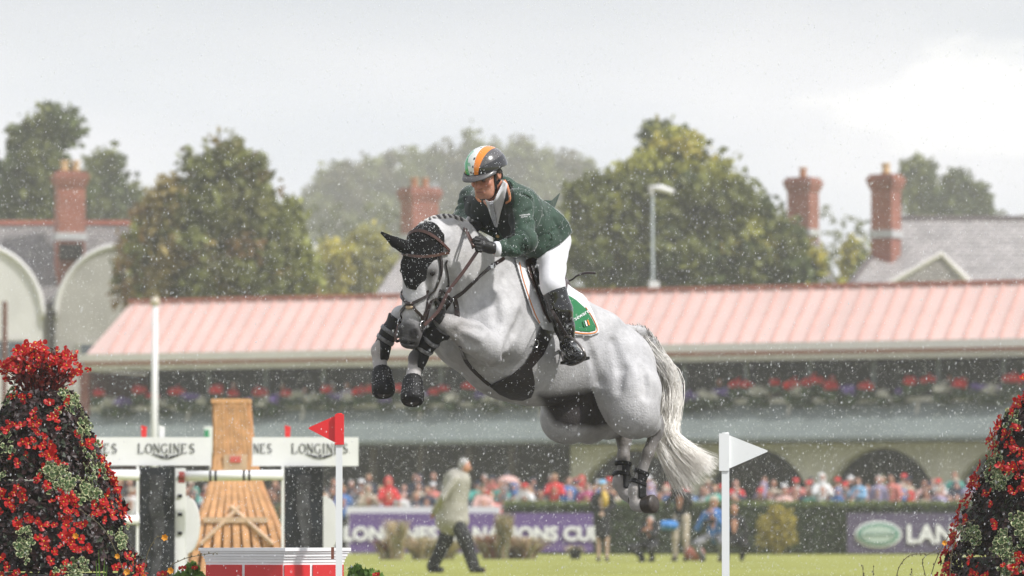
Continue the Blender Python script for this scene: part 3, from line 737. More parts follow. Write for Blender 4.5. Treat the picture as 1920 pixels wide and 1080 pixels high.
# hair at the temple and nape
def fcut(a, b, r): return lambda P: seg_dist(P, a, b, r, r)
M_hair = mat('dark_hair_short', (.06, .045, .035), .8, nscale=300, namt=.6, bump=.6, bscale=400)
for q in (1, -1): shell('hair', .004, M_hair, fcut(Q(q*.08, -.02, .03), Q(q*.05, -.09, -.02), .034), HC-.16, HC+.16, .004, rider, src=bs)
# eyes
for q in (1, -1):
    e = MB(); c = Q(q*.031, .070, -.008); e.lathe([(.002, -.011), (.009, -.007), (.0115, 0), (.009, .007), (.002, .011)], c, 10); eo = e.build('eye', mat('eye_white', (.22, .19, .18), .3), rider, True)
    e = MB(); c = Q(q*.030, .0795, -.011); e.lathe([(.001, -.004), (.004, 0), (.001, .004)], c, 8); e.build('iris', mat('iris', (.03, .02, .015), .1), eo, True)
# helmet
M_helm = mat('helmet_shell', (.022, .022, .024), .22, coat=.6, attr='tint')
hm = SDF(); hm.ell(Q(0, -.018, .040), (.112, .136, .112), FA, .02); hm.ell(Q(0, -.05, .02), (.108, .10, .10), FA, .03)
def helm_cut(P):
    f = lambda c: (P[0]-c[0])*FU[0]+(P[1]-c[1])*FU[1]+(P[2]-c[2])*FU[2]
    d = (P[0]-HC[0])*FD[0]+(P[1]-HC[1])*FD[1]+(P[2]-HC[2])*FD[2]
    return (.030+.18*np.maximum(-d-.02, 0)*-1)-f(HC)
def helm_tint(V):
    q = V-HC; s_, d, u = q@FS, q@FD, q@FU
    c = np.tile(np.array([.020, .020, .022]), (len(V), 1)); w = .016+.010*np.clip(.2-u*1.2, 0, 1)
    top = np.clip((u-.02)/.13, 0, 1); k = s_- .002                # stripe coordinate
    sc_ = 1+1.3*np.clip((u-.03)/.12, 0, 1)
    a = k/sc_
    def st(lo, hi, col): c[(a > lo) & (a < hi) & (d > -.09)] = col
    st(-.046, -.022, (.02, .40, .11)); st(-.022, .006, (.72, .76, .72)); st(.006, .027, (.80, .24, .02)); 
    sp = (np.abs(a+.020-.006*np.sin(u*90)) < .006) & (np.sin(u*150) > .3); c[sp & (d > -.09)] = (.2, .5, .3); sp = (np.abs(a-.002) < .003) & (np.sin(u*170) > .6); c[sp & (d > -.05)] = (.05, .05, .05)
    c[(np.abs(a+.010) < .005) & (np.abs(u-.052) < .006) & (d > 0)] = (.16, .13, .1)
    g = (a >= .027) & (u > .075+.3*np.clip(a-.02, 0, 1)); c[g] = (.085, .08, .08)
    return c
helm = build_sdf(hm, 'helmet', .0022, M_helm, rider, helm_tint, helm_cut)
# peak of the helmet
M_peak = mat('helmet_peak', (.075, .07, .07), .45, coat=.2)
mb = MB(); ang = np.linspace(-1.25, 1.25, 25)
rows = []
for j, (rr, du) in enumerate(((.0, .0), (.5, -.003), (1, -.018), (1.02, -.023), (.5, -.012), (0, -.010))):
    rows.append([Q(.110*math.sin(a), -.018+.136*math.cos(a)*(.985)+rr*.055*max(math.cos(a*1.05), 0)**.7, .036+du-.012*rr*0) for a in ang])
b0 = 0
for r_ in rows: mb.v += [tuple(p) for p in r_]
n = len(ang)
for j in range(len(rows)):
    j2 = (j+1) % len(rows)
    for i in range(n-1): mb.f.append((j*n+i, j*n+i+1, j2*n+i+1, j2*n+i)); mb.m.append(0)
mb.build('peak', M_peak, rider, True)
mb = MB(); rim = [Q(.1135*math.sin(a), -.018+.1375*math.cos(a), .034-.02*max(0, -math.cos(a))) for a in np.linspace(0, 6.283, 40)]; mb.tube(rim, .0035, 6); mb.build('helmet_rim', M_wrap, rider, True)
# harness and chin strap
def onb(P, off): return bs.project(P, off)
for q in (1, -1):
    pts = [Q(q*.082, .012, .03), Q(q*.078, .014, -.02), Q(q*.066, .02, -.06), Q(q*.04, .035, -.115), Q(0, .05, -.132)]
    P = [onb(p, .002) for p in spl(pts, 14)]; ribbon('chin_strap', P, [bs.grad(p) for p in P], .016, .005, M_wrap, rider)
    pts = [Q(q*.086, -.05, .02), Q(q*.080, -.03, -.03), Q(q*.07, .012, -.055)]
    P = [onb(p, .003) for p in spl(pts, 10)]; ribbon('harness', P, [bs.grad(p) for p in P], .02, .006, M_wrap, rider)
# jacket
js = SDF()
wr = (.006, 4.0, .5)
js.ell(W(1022, 432, 30.08), (.15, .15, .13), k=.06)
js.seg(W(1030, 432, 30.1), CH, .140, .150, .08); js.seg(CH, W(925, 392, 29.82), .150, .120, .08); js.seg(SHL, SHR, .075, .070, .07)
js.seg(W(950, 372, 29.85), W(946, 350, 29.78), .075, .060, .05)
js.seg(W(978, 382, 29.95), W(1018, 412, 30.1), .085, .09, .08)
# skirt over the hip, and lower front flap
js.seg(W(1026, 432, 30.0), W(1024, 462, 29.94), .145, .125, .05); js.seg(W(1046, 440, 30.24), W(1036, 462, 30.25), .10, .12, .06); js.seg(W(1005, 430, 29.86), W(1000, 458, 29.85), .08, .07, .05)
js.seg(W(985, 440, 29.95), W(1005, 460, 29.95), .08, .07, .05)
js.seg(W(900, 405, 29.85), W(938, 432, 29.85), .09, .08, .06); js.seg(W(938, 430, 29.85), W(985, 442, 29.9), .085, .08, .06)
js.seg(SHL, ELB, .072, .066, .035, wr=(.004, 3.0, 1.0)); js.seg(ELB, W(966, 461, 29.38), .064, .058, .03, wr=(.004, 2.5, .0)); js.seg(W(966, 461, 29.38), W(936, 467, 29.345), .058, .044, .02, wr=(.0025, 2.5, 2.0))
js.seg(SHR, ELR, .068, .060, .04, wr=(.004, 3.0, 2.0)); js.seg(ELR, W(880, 426, 29.72), .058, .045, .03)
jk_base = js
# folds: grooves raked across the sleeve, waist and elbow
def jgroove(pxs, r=.006, k=.022, dep=.002):
    P = [js.hit(x, y, dep, 28.9) for x, y in pxs]
    for a, b in zip(P, P[1:]):
        if abs(a[1]-b[1]) > .09: continue
        js.seg(a, b, r, r, k, sub=True)
for x0, x1 in ((978, 1001), (972, 996), (966, 990), (960, 984), (954, 975)):
    jgroove([(x0-9, 446+(978-x0)*.25), (x0+4, 452+(978-x0)*.3), (x1-2, 474)], .004, .016)
for g_ in ([(1003, 366), (1006, 392), (1004, 425), (1002, 455)], [(985, 398), (996, 392)], [(1012, 384), (1040, 412), (1052, 440)], [(1030, 436), (1048, 428)], [(1005, 436), (1016, 470)],
           [(1020, 400), (1012, 425)], [(958, 446), (948, 455)], [(985, 420), (1000, 414)], [(882, 385), (876, 410)], [(1032, 452), (1026, 470)], [(975, 362), (1000, 376)]): jgroove(g_, .005, .02)
hem = [(840, 330), (940, 325), (960, 332), (1000, 352), (1016, 374), (1040, 388), (1066, 415), (1074, 436), (1062, 450), (1040, 462), (1022, 474), (1008, 484), (996, 478), (990, 460), (1000, 470), (985, 484), (960, 484), (928, 482), (926, 453), (940, 449), (945, 446), (925, 440), (896, 425), (888, 424), (880, 432), (868, 432), (845, 420), (860, 360), (880, 350), (930, 336)]
def neck_cut(P):   # opening for shirt and neck
    return -seg_dist(P, W(926, 360, 29.34), W(946, 352, 29.72), .038, .046)
def jcut(P):
    V_ = both(poly_cut([(912, 370), (926, 352), (944, 335), (948, 346), (937, 376), (934, 400), (930, 427), (924, 406), (917, 386)]), lambda P: P[1]-29.88-.0*P[0])(P)
    return np.maximum.reduce([poly_cut([(835, 300), (960, 300), (985, 342), (1000, 357), (1015, 374), (1038, 389), (1056, 404), (1066, 418), (1073, 436), (1060, 449), (1052, 456), (1030, 469), (1008, 485), (998, 482), (985, 488), (925, 488), (925, 445), (890, 428), (884, 436), (840, 432)])(P), neck_cut(P), -V_])
jacket = build_sdf(js, 'jacket', .0055, M_jkt, rider, cut=jcut)
def onj(pxs, n=16, off=.003, d0=28.9): 
    P = [js.hit(p[0], p[1], off, d0) for p in spl([np.array([x, y, 0.]) for x, y in pxs], n)]; return P, [js.grad(p) for p in P]
# front panels (dark, in wet velvet), shirt and tie
shell('front_panel', .004, M_jdk, poly_cut([(900, 378), (916, 374), (925, 395), (936, 436), (944, 447), (956, 446), (966, 440), (966, 415), (962, 395), (955, 362), (946, 345), (940, 352), (930, 372)]), W(890, 460, 29.2), W(985, 330, 30.3), .005, jacket, src=js)
shell('front_panel', .004, M_jdk, poly_cut([(868, 368), (884, 366), (905, 377), (920, 395), (934, 430), (936, 440), (915, 432), (895, 420), (884, 412), (872, 400)]), W(855, 460, 29.2), W(950, 355, 30.3), .005, jacket, src=js)
shell('shirt', .030, M_shirt, both(poly_cut([(908, 370), (916, 378), (926, 376), (944, 338), (952, 345), (945, 378), (938, 402), (931, 434), (920, 406)]), lambda P: -seg_dist(P, Q(0, 0, -.02), Q(0, .05, -.10), .085, .07)), W(895, 445, 29.2), W(965, 330, 30.2), .004, rider, src=bs)
st = SDF(); st.seg(W(920, 380, 29.50), W(945, 350, 29.68), .022, .026, .02)
shell('collar', .026, M_shirt, both(poly_cut([(918, 378), (926, 376), (943, 339), (951, 344), (948, 362), (934, 384), (924, 386)]), lambda P: -seg_dist(P, Q(0, 0, -.02), Q(0, .05, -.10), .082, .068)), W(900, 400, 29.2), W(965, 330, 30.2), .004, rider, src=bs)
def onsh(pxs, n, off):
    P = [bs.hit(p[0], p[1], off, 28.9) for p in spl([np.array([x, y, 0.]) for x, y in pxs], n)]; return P, [bs.grad(p) for p in P]
P, N = onsh([(921, 381), (923, 392), (926, 405), (929, 424)], 10, .036); ribbon('tie', P, N, [.020, .026, .026, .028, .03, .03, .028, .026, .02, .006], .006, mat('pale_tie', (.45, .46, .50), .6, nscale=120, namt=.3), rider)
M_trim = mat('tan_collar_trim', (.50, .20, .09), .6)
for pts in ([(946, 338), (952, 350), (956, 366), (956, 376), (949, 381)], [(893, 369), (898, 376), (902, 378)]):
    P, N = onj(pts, 14, .005); ribbon('collar_trim', P, N, .012, .006, M_trim, jacket)
P, N = onj([(946, 336), (955, 345), (964, 366), (960, 384), (950, 386)], 14, .004); ribbon('collar_edge', P, N, .004, .004, M_jdk, jacket)
mb = MB(); c = js.hit(933, 443, .006); mb.lathe([(.002, -.010), (.010, -.006), (.012, 0), (.010, .006), (.002, .010)], c, 10, 1, .6); mb.build('button', mat('brass', (.55, .38, .18), .4, metal=.8), jacket, True)
P, N = onj([(1010, 440), (1022, 434), (1034, 438), (1036, 450), (1026, 462)], 12, .002); ribbon('pocket_flap', P, N, .012, .004, M_jkt, jacket)
# flying vent of the jacket
mb = MB(); A0, A1, A2, A3, A4 = W(1010, 375, 30.02), W(1049, 362, 30.10), W(1038, 393, 30.06), W(1022, 392, 29.95), W(1034, 376, 30.0)
tv_ = [A0, A4, A1, A2, A3]; off_ = np.array([.004, .012, 0]); mb.add(tv_+[p+off_ for p in tv_], [(0, 1, 4), (1, 2, 3), (1, 3, 4), (5, 9, 6), (6, 8, 7), (6, 9, 8), (0, 5, 6, 1), (1, 6, 7, 2), (2, 7, 8, 3), (3, 8, 9, 4), (4, 9, 5, 0)]); mb.build('coat_vent', M_jkt, jacket)
# cuff
mb = MB(); a, b = W(936, 467, 29.345), W(926, 467.5, 29.335); mb.tube([a, a*.5+b*.5, b], [.043, .045, .041], 18); mb.build('shirt_cuff', M_shirt, rider, True)
# sponsor name on the sleeve
def text_obj(name, s, size, loc, rx, m, parent, extrude=.0005, align='CENTER', xdir=(1, 0, 0), up=(0, 0, 1), bold=0, sx=1.0):
    cu = bpy.data.curves.new(name, 'FONT'); cu.body = s; cu.size = size; cu.extrude = extrude; cu.align_x = align; cu.align_y = 'CENTER'; cu.resolution_u = 3; cu.offset = bold
    o = bpy.data.objects.new(name, cu); COL.objects.link(o)
    X = Vector(xdir).normalized(); Z = X.cross(Vector(up)).normalized(); Y = Z.cross(X)
    Mx = Matrix((X, Y, Z)).transposed().to_4x4(); Mx.translation = Vector(loc); Mx = Mx @ Matrix.Diagonal((sx, 1, 1, 1)); o.data.materials.append(m)
    deps = bpy.context.evaluated_depsgraph_get(); me = bpy.data.meshes.new_from_object(o.evaluated_get(deps)); bpy.data.objects.remove(o); bpy.data.curves.remove(cu)
    me.transform(Mx); me.update(); o = bpy.data.objects.new(name, me); COL.objects.link(o)
    if parent: o.parent = parent; o.matrix_parent_inverse = wm(parent).inverted()
    return o
M_wtxt = mat('white_print', (.8, .8, .8), .6)
def lay(s, size, px, py, ang, parent, src, off, depth0=28.9, name='lettering', m=None):
    """small printed lettering pressed on to a curved surface"""
    o = text_obj(name, s, size, (0, 0, 0), 0, m or M_wtxt, None, 0); me = o.data; ca, sa = math.cos(ang), math.sin(ang)
    for v in me.vertices:
        x, y = v.co.x, v.co.z; p = src.hit(px+(x*ca-y*sa)*325, py-(x*sa+y*ca)*325, off, depth0); v.co = p
    me.update(); o.parent = parent; o.matrix_parent_inverse = wm(parent).inverted(); return o
lay('HORSEWARE', .0105, 984, 403, .12, jacket, js, .003); lay('IRELAND', .0095, 983, 406.5, .12, jacket, js, .003)
lay('Horseware', .034, 1083, 595, .55, saddle, hs, .027)
# breeches
br = SDF(); br.seg(HPL, HPR, .10, .085, .08); br.seg(HPL, KNL, .104, .066, .05, wr=(.003, 3, 0)); br.seg(HPR, KNR, .085, .066, .05)
br.seg(KNL, KNL+(ANL-KNL)*.15, .066, .06, .03)
build_sdf(br, 'breeches', .006, M_brch, rider)
# boots
bt = SDF(); 
bt.chain([(W(1040, 548, 29.72), .072), (W(1050, 582, 29.72), .068), (W(1058, 612, 29.74), .055), (ANL, .046)], .03)
def bgroove(P1, P2): bt.seg(P1, P2, .004, .004, .012, sub=True)
bt.chain([(W(1066, 652, 29.76), .044), (W(1076, 664, 29.66), .040), (TOL, .036)], .03, n=(0, 0, 1), fl=1.1); bt.seg(W(1066, 650, 29.78), W(1066, 668, 29.82), .036, .034, .03)
for yy in (608, 616, 624, 632, 640): 
    a = bt.hit(1050, yy+6, .001, 29); b = bt.hit(1060, yy, .001, 29); c = bt.hit(1071, yy-3, .001, 29); bgroove(a, b); bgroove(b, c)
build_sdf(bt, 'riding_boot', .005, M_boot, rider, cut=both(halfspace(W(1034, 546, 29.72), (-.55, 0, 1.1)),))
br2 = SDF(); d_ = np.array([KNR-KNL]); 
br2.chain([(KNR+np.array([0, 0, -.03]), .07), ((KNR+ANR)/2, .06), (ANR, .046)], .03); tr_ = ANR+np.array([-.02, -.14, -.08]); br2.chain([(ANR, .044), (tr_, .036)], .03)
build_sdf(br2, 'riding_boot', .008, M_boot, rider)
mb = MB(); a, b = W(1062, 681, 29.80), W(1094, 671, 29.55); u_ = unit(b-a); w_ = unit(np.cross(u_, (0, 0, 1))); mb.frame(a, u_, w_, np.cross(w_, u_)*-1 if False else (0, 0, 1), 0, np.linalg.norm(b-a), -.038, .038, -.008, .008); mb.build('boot_sole', M_wrap, rider)
# stirrup leather and iron
freestrap('stirrup_leather', [hs.hit(1030, 575, .07), W(1040, 590, 29.56), W(1052, 612, 29.56), W(1062, 628, 29.58)], .018, M_lea, saddle, (-.2, -1, 0))
mb = MB(); top = W(1062, 628, 29.60)
iron = [top, W(1072, 634, 29.56), W(1086, 646, 29.52), W(1097, 664, 29.50), W(1092, 676, 29.56), W(1072, 684, 29.72), W(1058, 678, 29.84), W(1052, 655, 29.86), W(1054, 636, 29.70), top]
mb.tube(spl(iron, 40), .0075, 6); mb.build('stirrup_iron', mat('stirrup_metal', (.22, .20, .19), .3, metal=.9), saddle, True)
# gloved hands: palm, four curled fingers and thumb each
def hand(c, fwd, side, up, name='glove'):
    h_ = SDF(); c = np.asarray(c); fwd, side, up = unit(fwd), unit(side), unit(up)
    def p(f, s_, u): return c+fwd*f+side*s_+up*u
    h_.seg(p(-.045, 0, 0), p(.015, 0, .004), .030, .036, .02, side, 1.35); h_.seg(p(-.075, 0, 0), p(-.04, 0, 0), .030, .030, .02)
    for i, (dz, ln) in enumerate(((.030, 1.0), (.010, 1.08), (-.011, 1.0), (-.030, .82))):
        k1 = p(.030, -.012, dz); k2 = p(.030+.030*ln, -.002, dz*.95); k3 = p(.030+.030*ln, .024*ln, dz*.9); k4 = p(.034, .032, dz*.9)
        h_.chain([(k1, .0115), (k2, .0105), (k3, .0095), (k4, .0085)], .004)
    h_.chain([(p(-.02, .008, .03), .014), (p(.012, .020, .046), .012), (p(.040, .022, .043), .0095)], .008)
    return build_sdf(h_, name, .0036, M_glove, rider)
hand(W(907, 462, 29.285), WRI*-1+W(907, 462, 29.285), (-.1, 1, .1), (-.2, -.15, 1))
hand(W(884, 430, 29.62), (-.35, -.8, -.3), (.9, -.35, .1), (-.3, 0, 1))
P, N = [W(888, 466, 29.26), W(884, 452, 29.30), W(878, 440, 29.38), W(872, 428, 29.5)], [(-.3, -1, .2)]*4
ribbon('rein', spl(P, 10), [(-.3, -1, .2)]*10, .02, .006, M_lea2, bridle)
mb = MB(); pth = spl([W(888, 462, 29.23), W(880, 448, 29.28), W(876, 438, 29.36), W(868, 424, 29.5)], 12); mb.tube(pth, .008, 6); mb.build('rein_loop', M_lea2, bridle, True)
# riding whip
whip = empty('riding_whip', W(872, 418, 29.58), 'thin brown riding whip with pale silver grip held in the right glove', 'whip')
mb = MB(); mb.tube([W(866, 426, 29.55), W(879, 409, 29.62)], [.010, .012], 10); mb.build('grip', mat('silver_grip', (.42, .42, .42), .4, nscale=300, namt=.6), whip, True)
mb = MB(); mb.tube(spl([W(866, 426, 29.55), W(872, 440, 29.9), W(985, 540, 30.5), W(1062, 528, 30.55), W(1082, 517, 30.5), W(1098, 512, 30.5), W(1117, 512, 30.5)], 40), [.006]*30+[.008]*10, 6); mb.build('shaft', M_lea, whip, True)

# rain beads standing on cloth, knit and leather
M_bead = mat('water_bead', (.85, .87, .9), .1, spec=1.0)
def beads(o, n, name='water_beads', seed=4):
    me = o.data; g = np.random.default_rng(seed); nf = len(me.polygons); ar = np.empty(nf); me.polygons.foreach_get('area', ar); c = np.empty(nf*3); me.polygons.foreach_get('center', c); nn = np.empty(nf*3); me.polygons.foreach_get('normal', nn)
    nn = nn.reshape(-1, 3); w = ar*(.15+np.clip(nn[:, 2], 0, 1)+.5*np.clip(-nn[:, 1], 0, 1)); i = g.choice(nf, n, p=w/w.sum()); P = c.reshape(-1, 3)[i]+nn[i]*.001+g.normal(0, .0015, (n, 3))
    r = (.0011+.0013*g.random(n)**2)[:, None]; o6 = np.array([[1, 0, 0], [-1, 0, 0], [0, 1, 0], [0, -1, 0], [0, 0, 1.], [0, 0, -1.]])
    V = (P[:, None, :]+o6[None]*r[:, None]).reshape(-1, 3); f8 = np.array([[0, 2, 4], [2, 1, 4], [1, 3, 4], [3, 0, 4], [2, 0, 5], [1, 2, 5], [3, 1, 5], [0, 3, 5]])
    m = mesh_obj(name, V, (np.arange(n)[:, None, None]*6+f8[None]).reshape(-1, 3), M_bead, o.parent); tag(m, kind='stuff')
beads(jacket, 1500)
for nm_, k_ in (('ear_bonnet', 500), ('bell_boot', 160), ('bell_boot.001', 160), ('riding_boot', 350), ('girth', 350), ('helmet', 160)):
    if nm_ in bpy.data.objects: beads(bpy.data.objects[nm_], k_)
# ---------------------------------------------------------------- setting: ground, stand, houses
HOR = 997.0
def ZZ(py, Y): return CAMZ+(HOR-py)/FPX*Y          # height seen at row py at distance Y
def GP(px, py, Y): return np.array([(px-960)/FPX*Y, Y, ZZ(py, Y)])
M_grass = mat('grass', (.26, .27, .06), .9, spec=.2, nscale=.35, namt=.22, bump=.6, bscale=30, ndetail=9)
mb = MB(); mb.add([(-2500, -60, 0), (2500, -60, 0), (2500, 3500, 0), (-2500, 3500, 0)], [(0, 1, 2, 3)]); tag(mb.build('ground', M_grass), kind='structure')
mb = MB(); mb.add([(15*math.cos(a)*(1+.08*math.sin(5*a)), 31+13*math.sin(a)*(1+.08*math.cos(3*a)), .004) for a in np.linspace(0, 6.283, 49)[:-1]], [tuple(range(48))]); tag(mb.build('bounce_damper_sheet', mat('bounce_damper_grey', (.105, .10, .085), .7, nscale=1.5, namt=.4, bump=.6)), kind='structure')  # added dull sheet, out of view, cuts yellow ground bounce onto the horse
M_cream = mat('cream_paint', (.50, .48, .42), .7, nscale=1.5, namt=.12)
M_wall = mat('render_wall', (.52, .50, .44), .85, nscale=1.2, namt=.16, bump=.2)
M_pinkroof = mat('pink_roof_sheet', (.67, .475, .43), .42, nscale=.5, namt=.07)
M_rib = mat('roof_seam', (.60, .36, .31), .5, nscale=2, namt=.15)
M_ridge = mat('red_ridge', (.42, .14, .10), .6, nscale=1, namt=.15)
M_gut = mat('white_gutter', (.70, .67, .64), .6, nscale=.7, namt=.06)
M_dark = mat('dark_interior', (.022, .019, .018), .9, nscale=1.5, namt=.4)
M_teal = mat('grey_green_canopy', (.185, .215, .205), .5, nscale=.6, namt=.12)
M_post = mat('grey_green_post', (.15, .18, .17), .6)
EA = np.array([(178-960)/FPX*170, 170, 0.0]); EB = np.array([(1920-960)/FPX*156, 156, 0.0])
E_ = unit(EB-EA); N_ = np.array([E_[1], -E_[0], 0.0])
if N_[1] > 0: N_ = -N_
Z3 = np.array([0, 0, 1.0])
def SB(s_, n, z): return EA+E_*s_+N_*n+Z3*z
def s_of(px, n=0):  # distance along the stand seen in column px
    k = (px-960)/FPX; o = EA+N_*n; return (k*o[1]-o[0])/(E_[0]-k*E_[1])
S0, S1 = .0, 42.0
stand = empty('grandstand', SB(12, 0, 0), 'long two storey grandstand with pink ribbed metal roof and flower lined balcony', 'grandstand')
def sbox(mb, s0, s1, n0, n1, z0, z1): mb.frame(EA, E_, N_, Z3, s0, s1, n0, n1, z0, z1)
ZE, ZR, RUN = 6.36, 8.16, 2.0
mb = MB(); sl = [SB(S0, .6, ZE), SB(S1, .6, ZE), SB(S1, .6-RUN, ZR), SB(S0+.6, .6-RUN, ZR)]
bk = [SB(S0, -2*RUN+.6, ZE), SB(S1, -2*RUN+.6, ZE)]
mb.add(sl+bk+[p-Z3*.12 for p in sl+bk], [(0, 1, 2, 3), (3, 2, 5, 4), (0, 3, 4), (6, 9, 8, 7), (9, 10, 11, 8), (0, 6, 7, 1), (0, 4, 10, 6)]); roof = mb.build('roof', M_pinkroof, stand)
rib0 = None
for i in range(74):
    s_ = S0+.25+i*.57; zt = min(1, (s_-S0)/.6) if s_ < S0+.6 else 1
    if rib0 is None:
        mb = MB(); d = unit(SB(0, .6-RUN, ZR)-SB(0, .6, ZE)); up = unit(np.cross(E_, d)); up = up if up[2] > 0 else -up
        Lr = math.hypot(RUN, ZR-ZE); mb.frame((0, 0, 0), E_, d, up, -.05, .05, -.02, Lr-.1, -.01, .05); rib0 = mb.build('roof_seam', M_rib)
        rib0.location = SB(s_+.6, .6, ZE); rib0.parent = roof; rib0.matrix_parent_inverse = wm(roof).inverted(); continue
    c = rib0.copy(); COL.objects.link(c); c.location = SB(s_+.6, .6, ZE)
def spart(name, m, *boxes):
    mb = MB()
    for b_ in boxes: sbox(mb, *b_)
    return mb.build(name, m, stand)
spart('ridge_cap', M_ridge, (S0+.5, S1, .6-RUN-.12, .6-RUN+.14, ZR-.03, ZR+.07))
spart('gutter', M_gut, (S0-.1, S1, .62, .80, 6.12, 6.37)); spart('red_fascia', M_ridge, (S0-.1, S1, .60, .70, 6.02, 6.117))
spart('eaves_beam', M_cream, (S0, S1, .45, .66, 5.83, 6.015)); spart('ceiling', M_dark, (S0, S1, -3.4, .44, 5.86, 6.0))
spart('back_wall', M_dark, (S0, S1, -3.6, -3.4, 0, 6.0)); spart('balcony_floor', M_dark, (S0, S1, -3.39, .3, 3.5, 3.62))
spart('side_wall', mat('red_brown_wall', (.22, .07, .055), .8, nscale=3, namt=.25), (S0-.35, S0-.005, -3.6, .4, 0, 5.8))
spart('balcony_parapet', M_teal, (S0, S1, .05, .22, 3.63, 4.72)); spart('balcony_rail', M_cream, (S0, S1, .10, .36, 4.52, 4.68))
# sloping canopy under the balcony
mb = MB(); c0 = [SB(S0, .26, 4.50), SB(S1, .26, 4.50), SB(S1, 1.25, 3.45), SB(S0, 1.25, 3.45)]
mb.add(c0+[p-Z3*.10 for p in c0], [(0, 1, 2, 3), (7, 6, 5, 4), (3, 2, 6, 7), (0, 3, 7, 4)]); mb.build('canopy', M_teal, stand)
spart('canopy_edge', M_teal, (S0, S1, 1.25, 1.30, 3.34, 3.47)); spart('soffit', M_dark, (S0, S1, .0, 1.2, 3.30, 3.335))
p0_ = None
for i in range(20):
    s_ = s_of(1489)-2.1*9+i*2.1-1.6
    if s_ < .5 or s_ > S1: continue
    mb = MB(); mb.frame((0, 0, 0), E_, N_, Z3, -.06, .06, -.06, .06, 0, 2.2)
    if p0_ is None: p0_ = mb.build('balcony_post', M_post); p0_.parent = stand; p0_.matrix_parent_inverse = wm(stand).inverted(); p0_.location = SB(s_, -.08, 3.62)
    else: c = p0_.copy(); COL.objects.link(c); c.location = SB(s_, -.08, 3.62)
d0_ = None
for i in range(-6, 4):
    s_ = s_of(1490)+i*4.2
    if s_ < 0: continue
    if d0_ is None:
        mb = MB(); mb.tube([(0, 0, 0), -Z3*.15, N_*.35-Z3*.75, N_*.35-Z3*.85], .055, 8); d0_ = mb.build('drain_pipe', M_cream); d0_.parent = stand; d0_.matrix_parent_inverse = wm(stand).inverted(); d0_.location = SB(s_, .42, 4.5)
    else: c = d0_.copy(); COL.objects.link(c); c.location = SB(s_, .42, 4.5)
# arcade wall: four centred arches with flared piers
SP = 4.15; sP = s_of(1070, .1)
mb = MB()
def arch_h(u):       # u in 0..1 along a bay, height of the opening
    x = (u-.5)*SP; R_a = SP/2-.22
    return 0 if abs(x) > R_a else 1.25+math.sqrt(max(R_a*R_a-x*x, 0))*1.02
k = 0; s_ = sP-SP*0
while s_ < S1:
    us = [0, .02, .05]+[.053+.894*(.5-.5*math.cos(math.pi*q/22)) for q in range(23)]+[.95, .98, 1]
    for u0, u1 in zip(us, us[1:]):
        h0, h1 = arch_h(u0), arch_h(u1)
        vs = []
        for n in (.10, -.45):
            vs += [SB(s_+u0*SP, n, h0), SB(s_+u1*SP, n, h1), SB(s_+u1*SP, n, 3.3), SB(s_+u0*SP, n, 3.3)]
        mb.add(vs, [(0, 1, 2, 3), (7, 6, 5, 4), (0, 4, 5, 1)])
    s_ += SP
mb.build('arcade_wall', M_wall, stand)
for px in (700, 790, 880, 960): 
    mb = MB(); sbox(mb, s_of(px)-.09, s_of(px)+.09, -.1, .08, 0, 3.3); mb.build('column', mat('dark_column', (.07, .055, .045), .7) if px == 700 else bpy.data.materials['dark_column'], stand)

# leaf and flower masses
def leafmass(n, centres, radii, size, seed=0, aspect=.6, shell=.55, squash=1.0):
    """centres Nx3, radii N: leaf-like quads spread through the outer parts of blobs; returns verts, faces, blob index"""
    g = np.random.default_rng(seed); centres = np.asarray(centres, float); radii = np.asarray(radii, float)
    w = radii**2; w = w/w.sum(); bi = g.choice(len(centres), n, p=w)
    d = g.normal(0, 1, (n, 3)); d /= np.linalg.norm(d, axis=1)[:, None]
    rr = (shell+(1-shell)*g.random(n)**.6)*(1+.12*g.normal(0, 1, n)); d[:, 2] *= squash
    P = centres[bi]+d*(radii[bi]*rr)[:, None]
    a = g.normal(0, 1, (n, 3)); a /= np.linalg.norm(a, axis=1)[:, None]; b = np.cross(a, g.normal(0, 1, (n, 3))); b /= np.linalg.norm(b, axis=1)[:, None]
    sz = size*(.6+.8*g.random(n))[:, None]
    V = np.stack([P-a*sz, P-b*sz*aspect, P+a*sz, P+b*sz*aspect], 1).reshape(-1, 3)
    F = np.arange(4*n).reshape(n, 4); return V, F, bi
def tint_pts(o, cols):
    a = o.data.color_attributes.new('tint', 'FLOAT_COLOR', 'POINT'); a.data.foreach_set('color', np.concatenate([cols, np.ones((len(cols), 1))], 1).astype(np.float32).ravel())
M_leaf = mat('tree_leaves', (.06, .08, .03), .6, spec=.3, attr='tint', island=.45, trans=.45)
M_bark = mat('bark', (.09, .065, .045), .9, nscale=6, namt=.3, bump=.5)
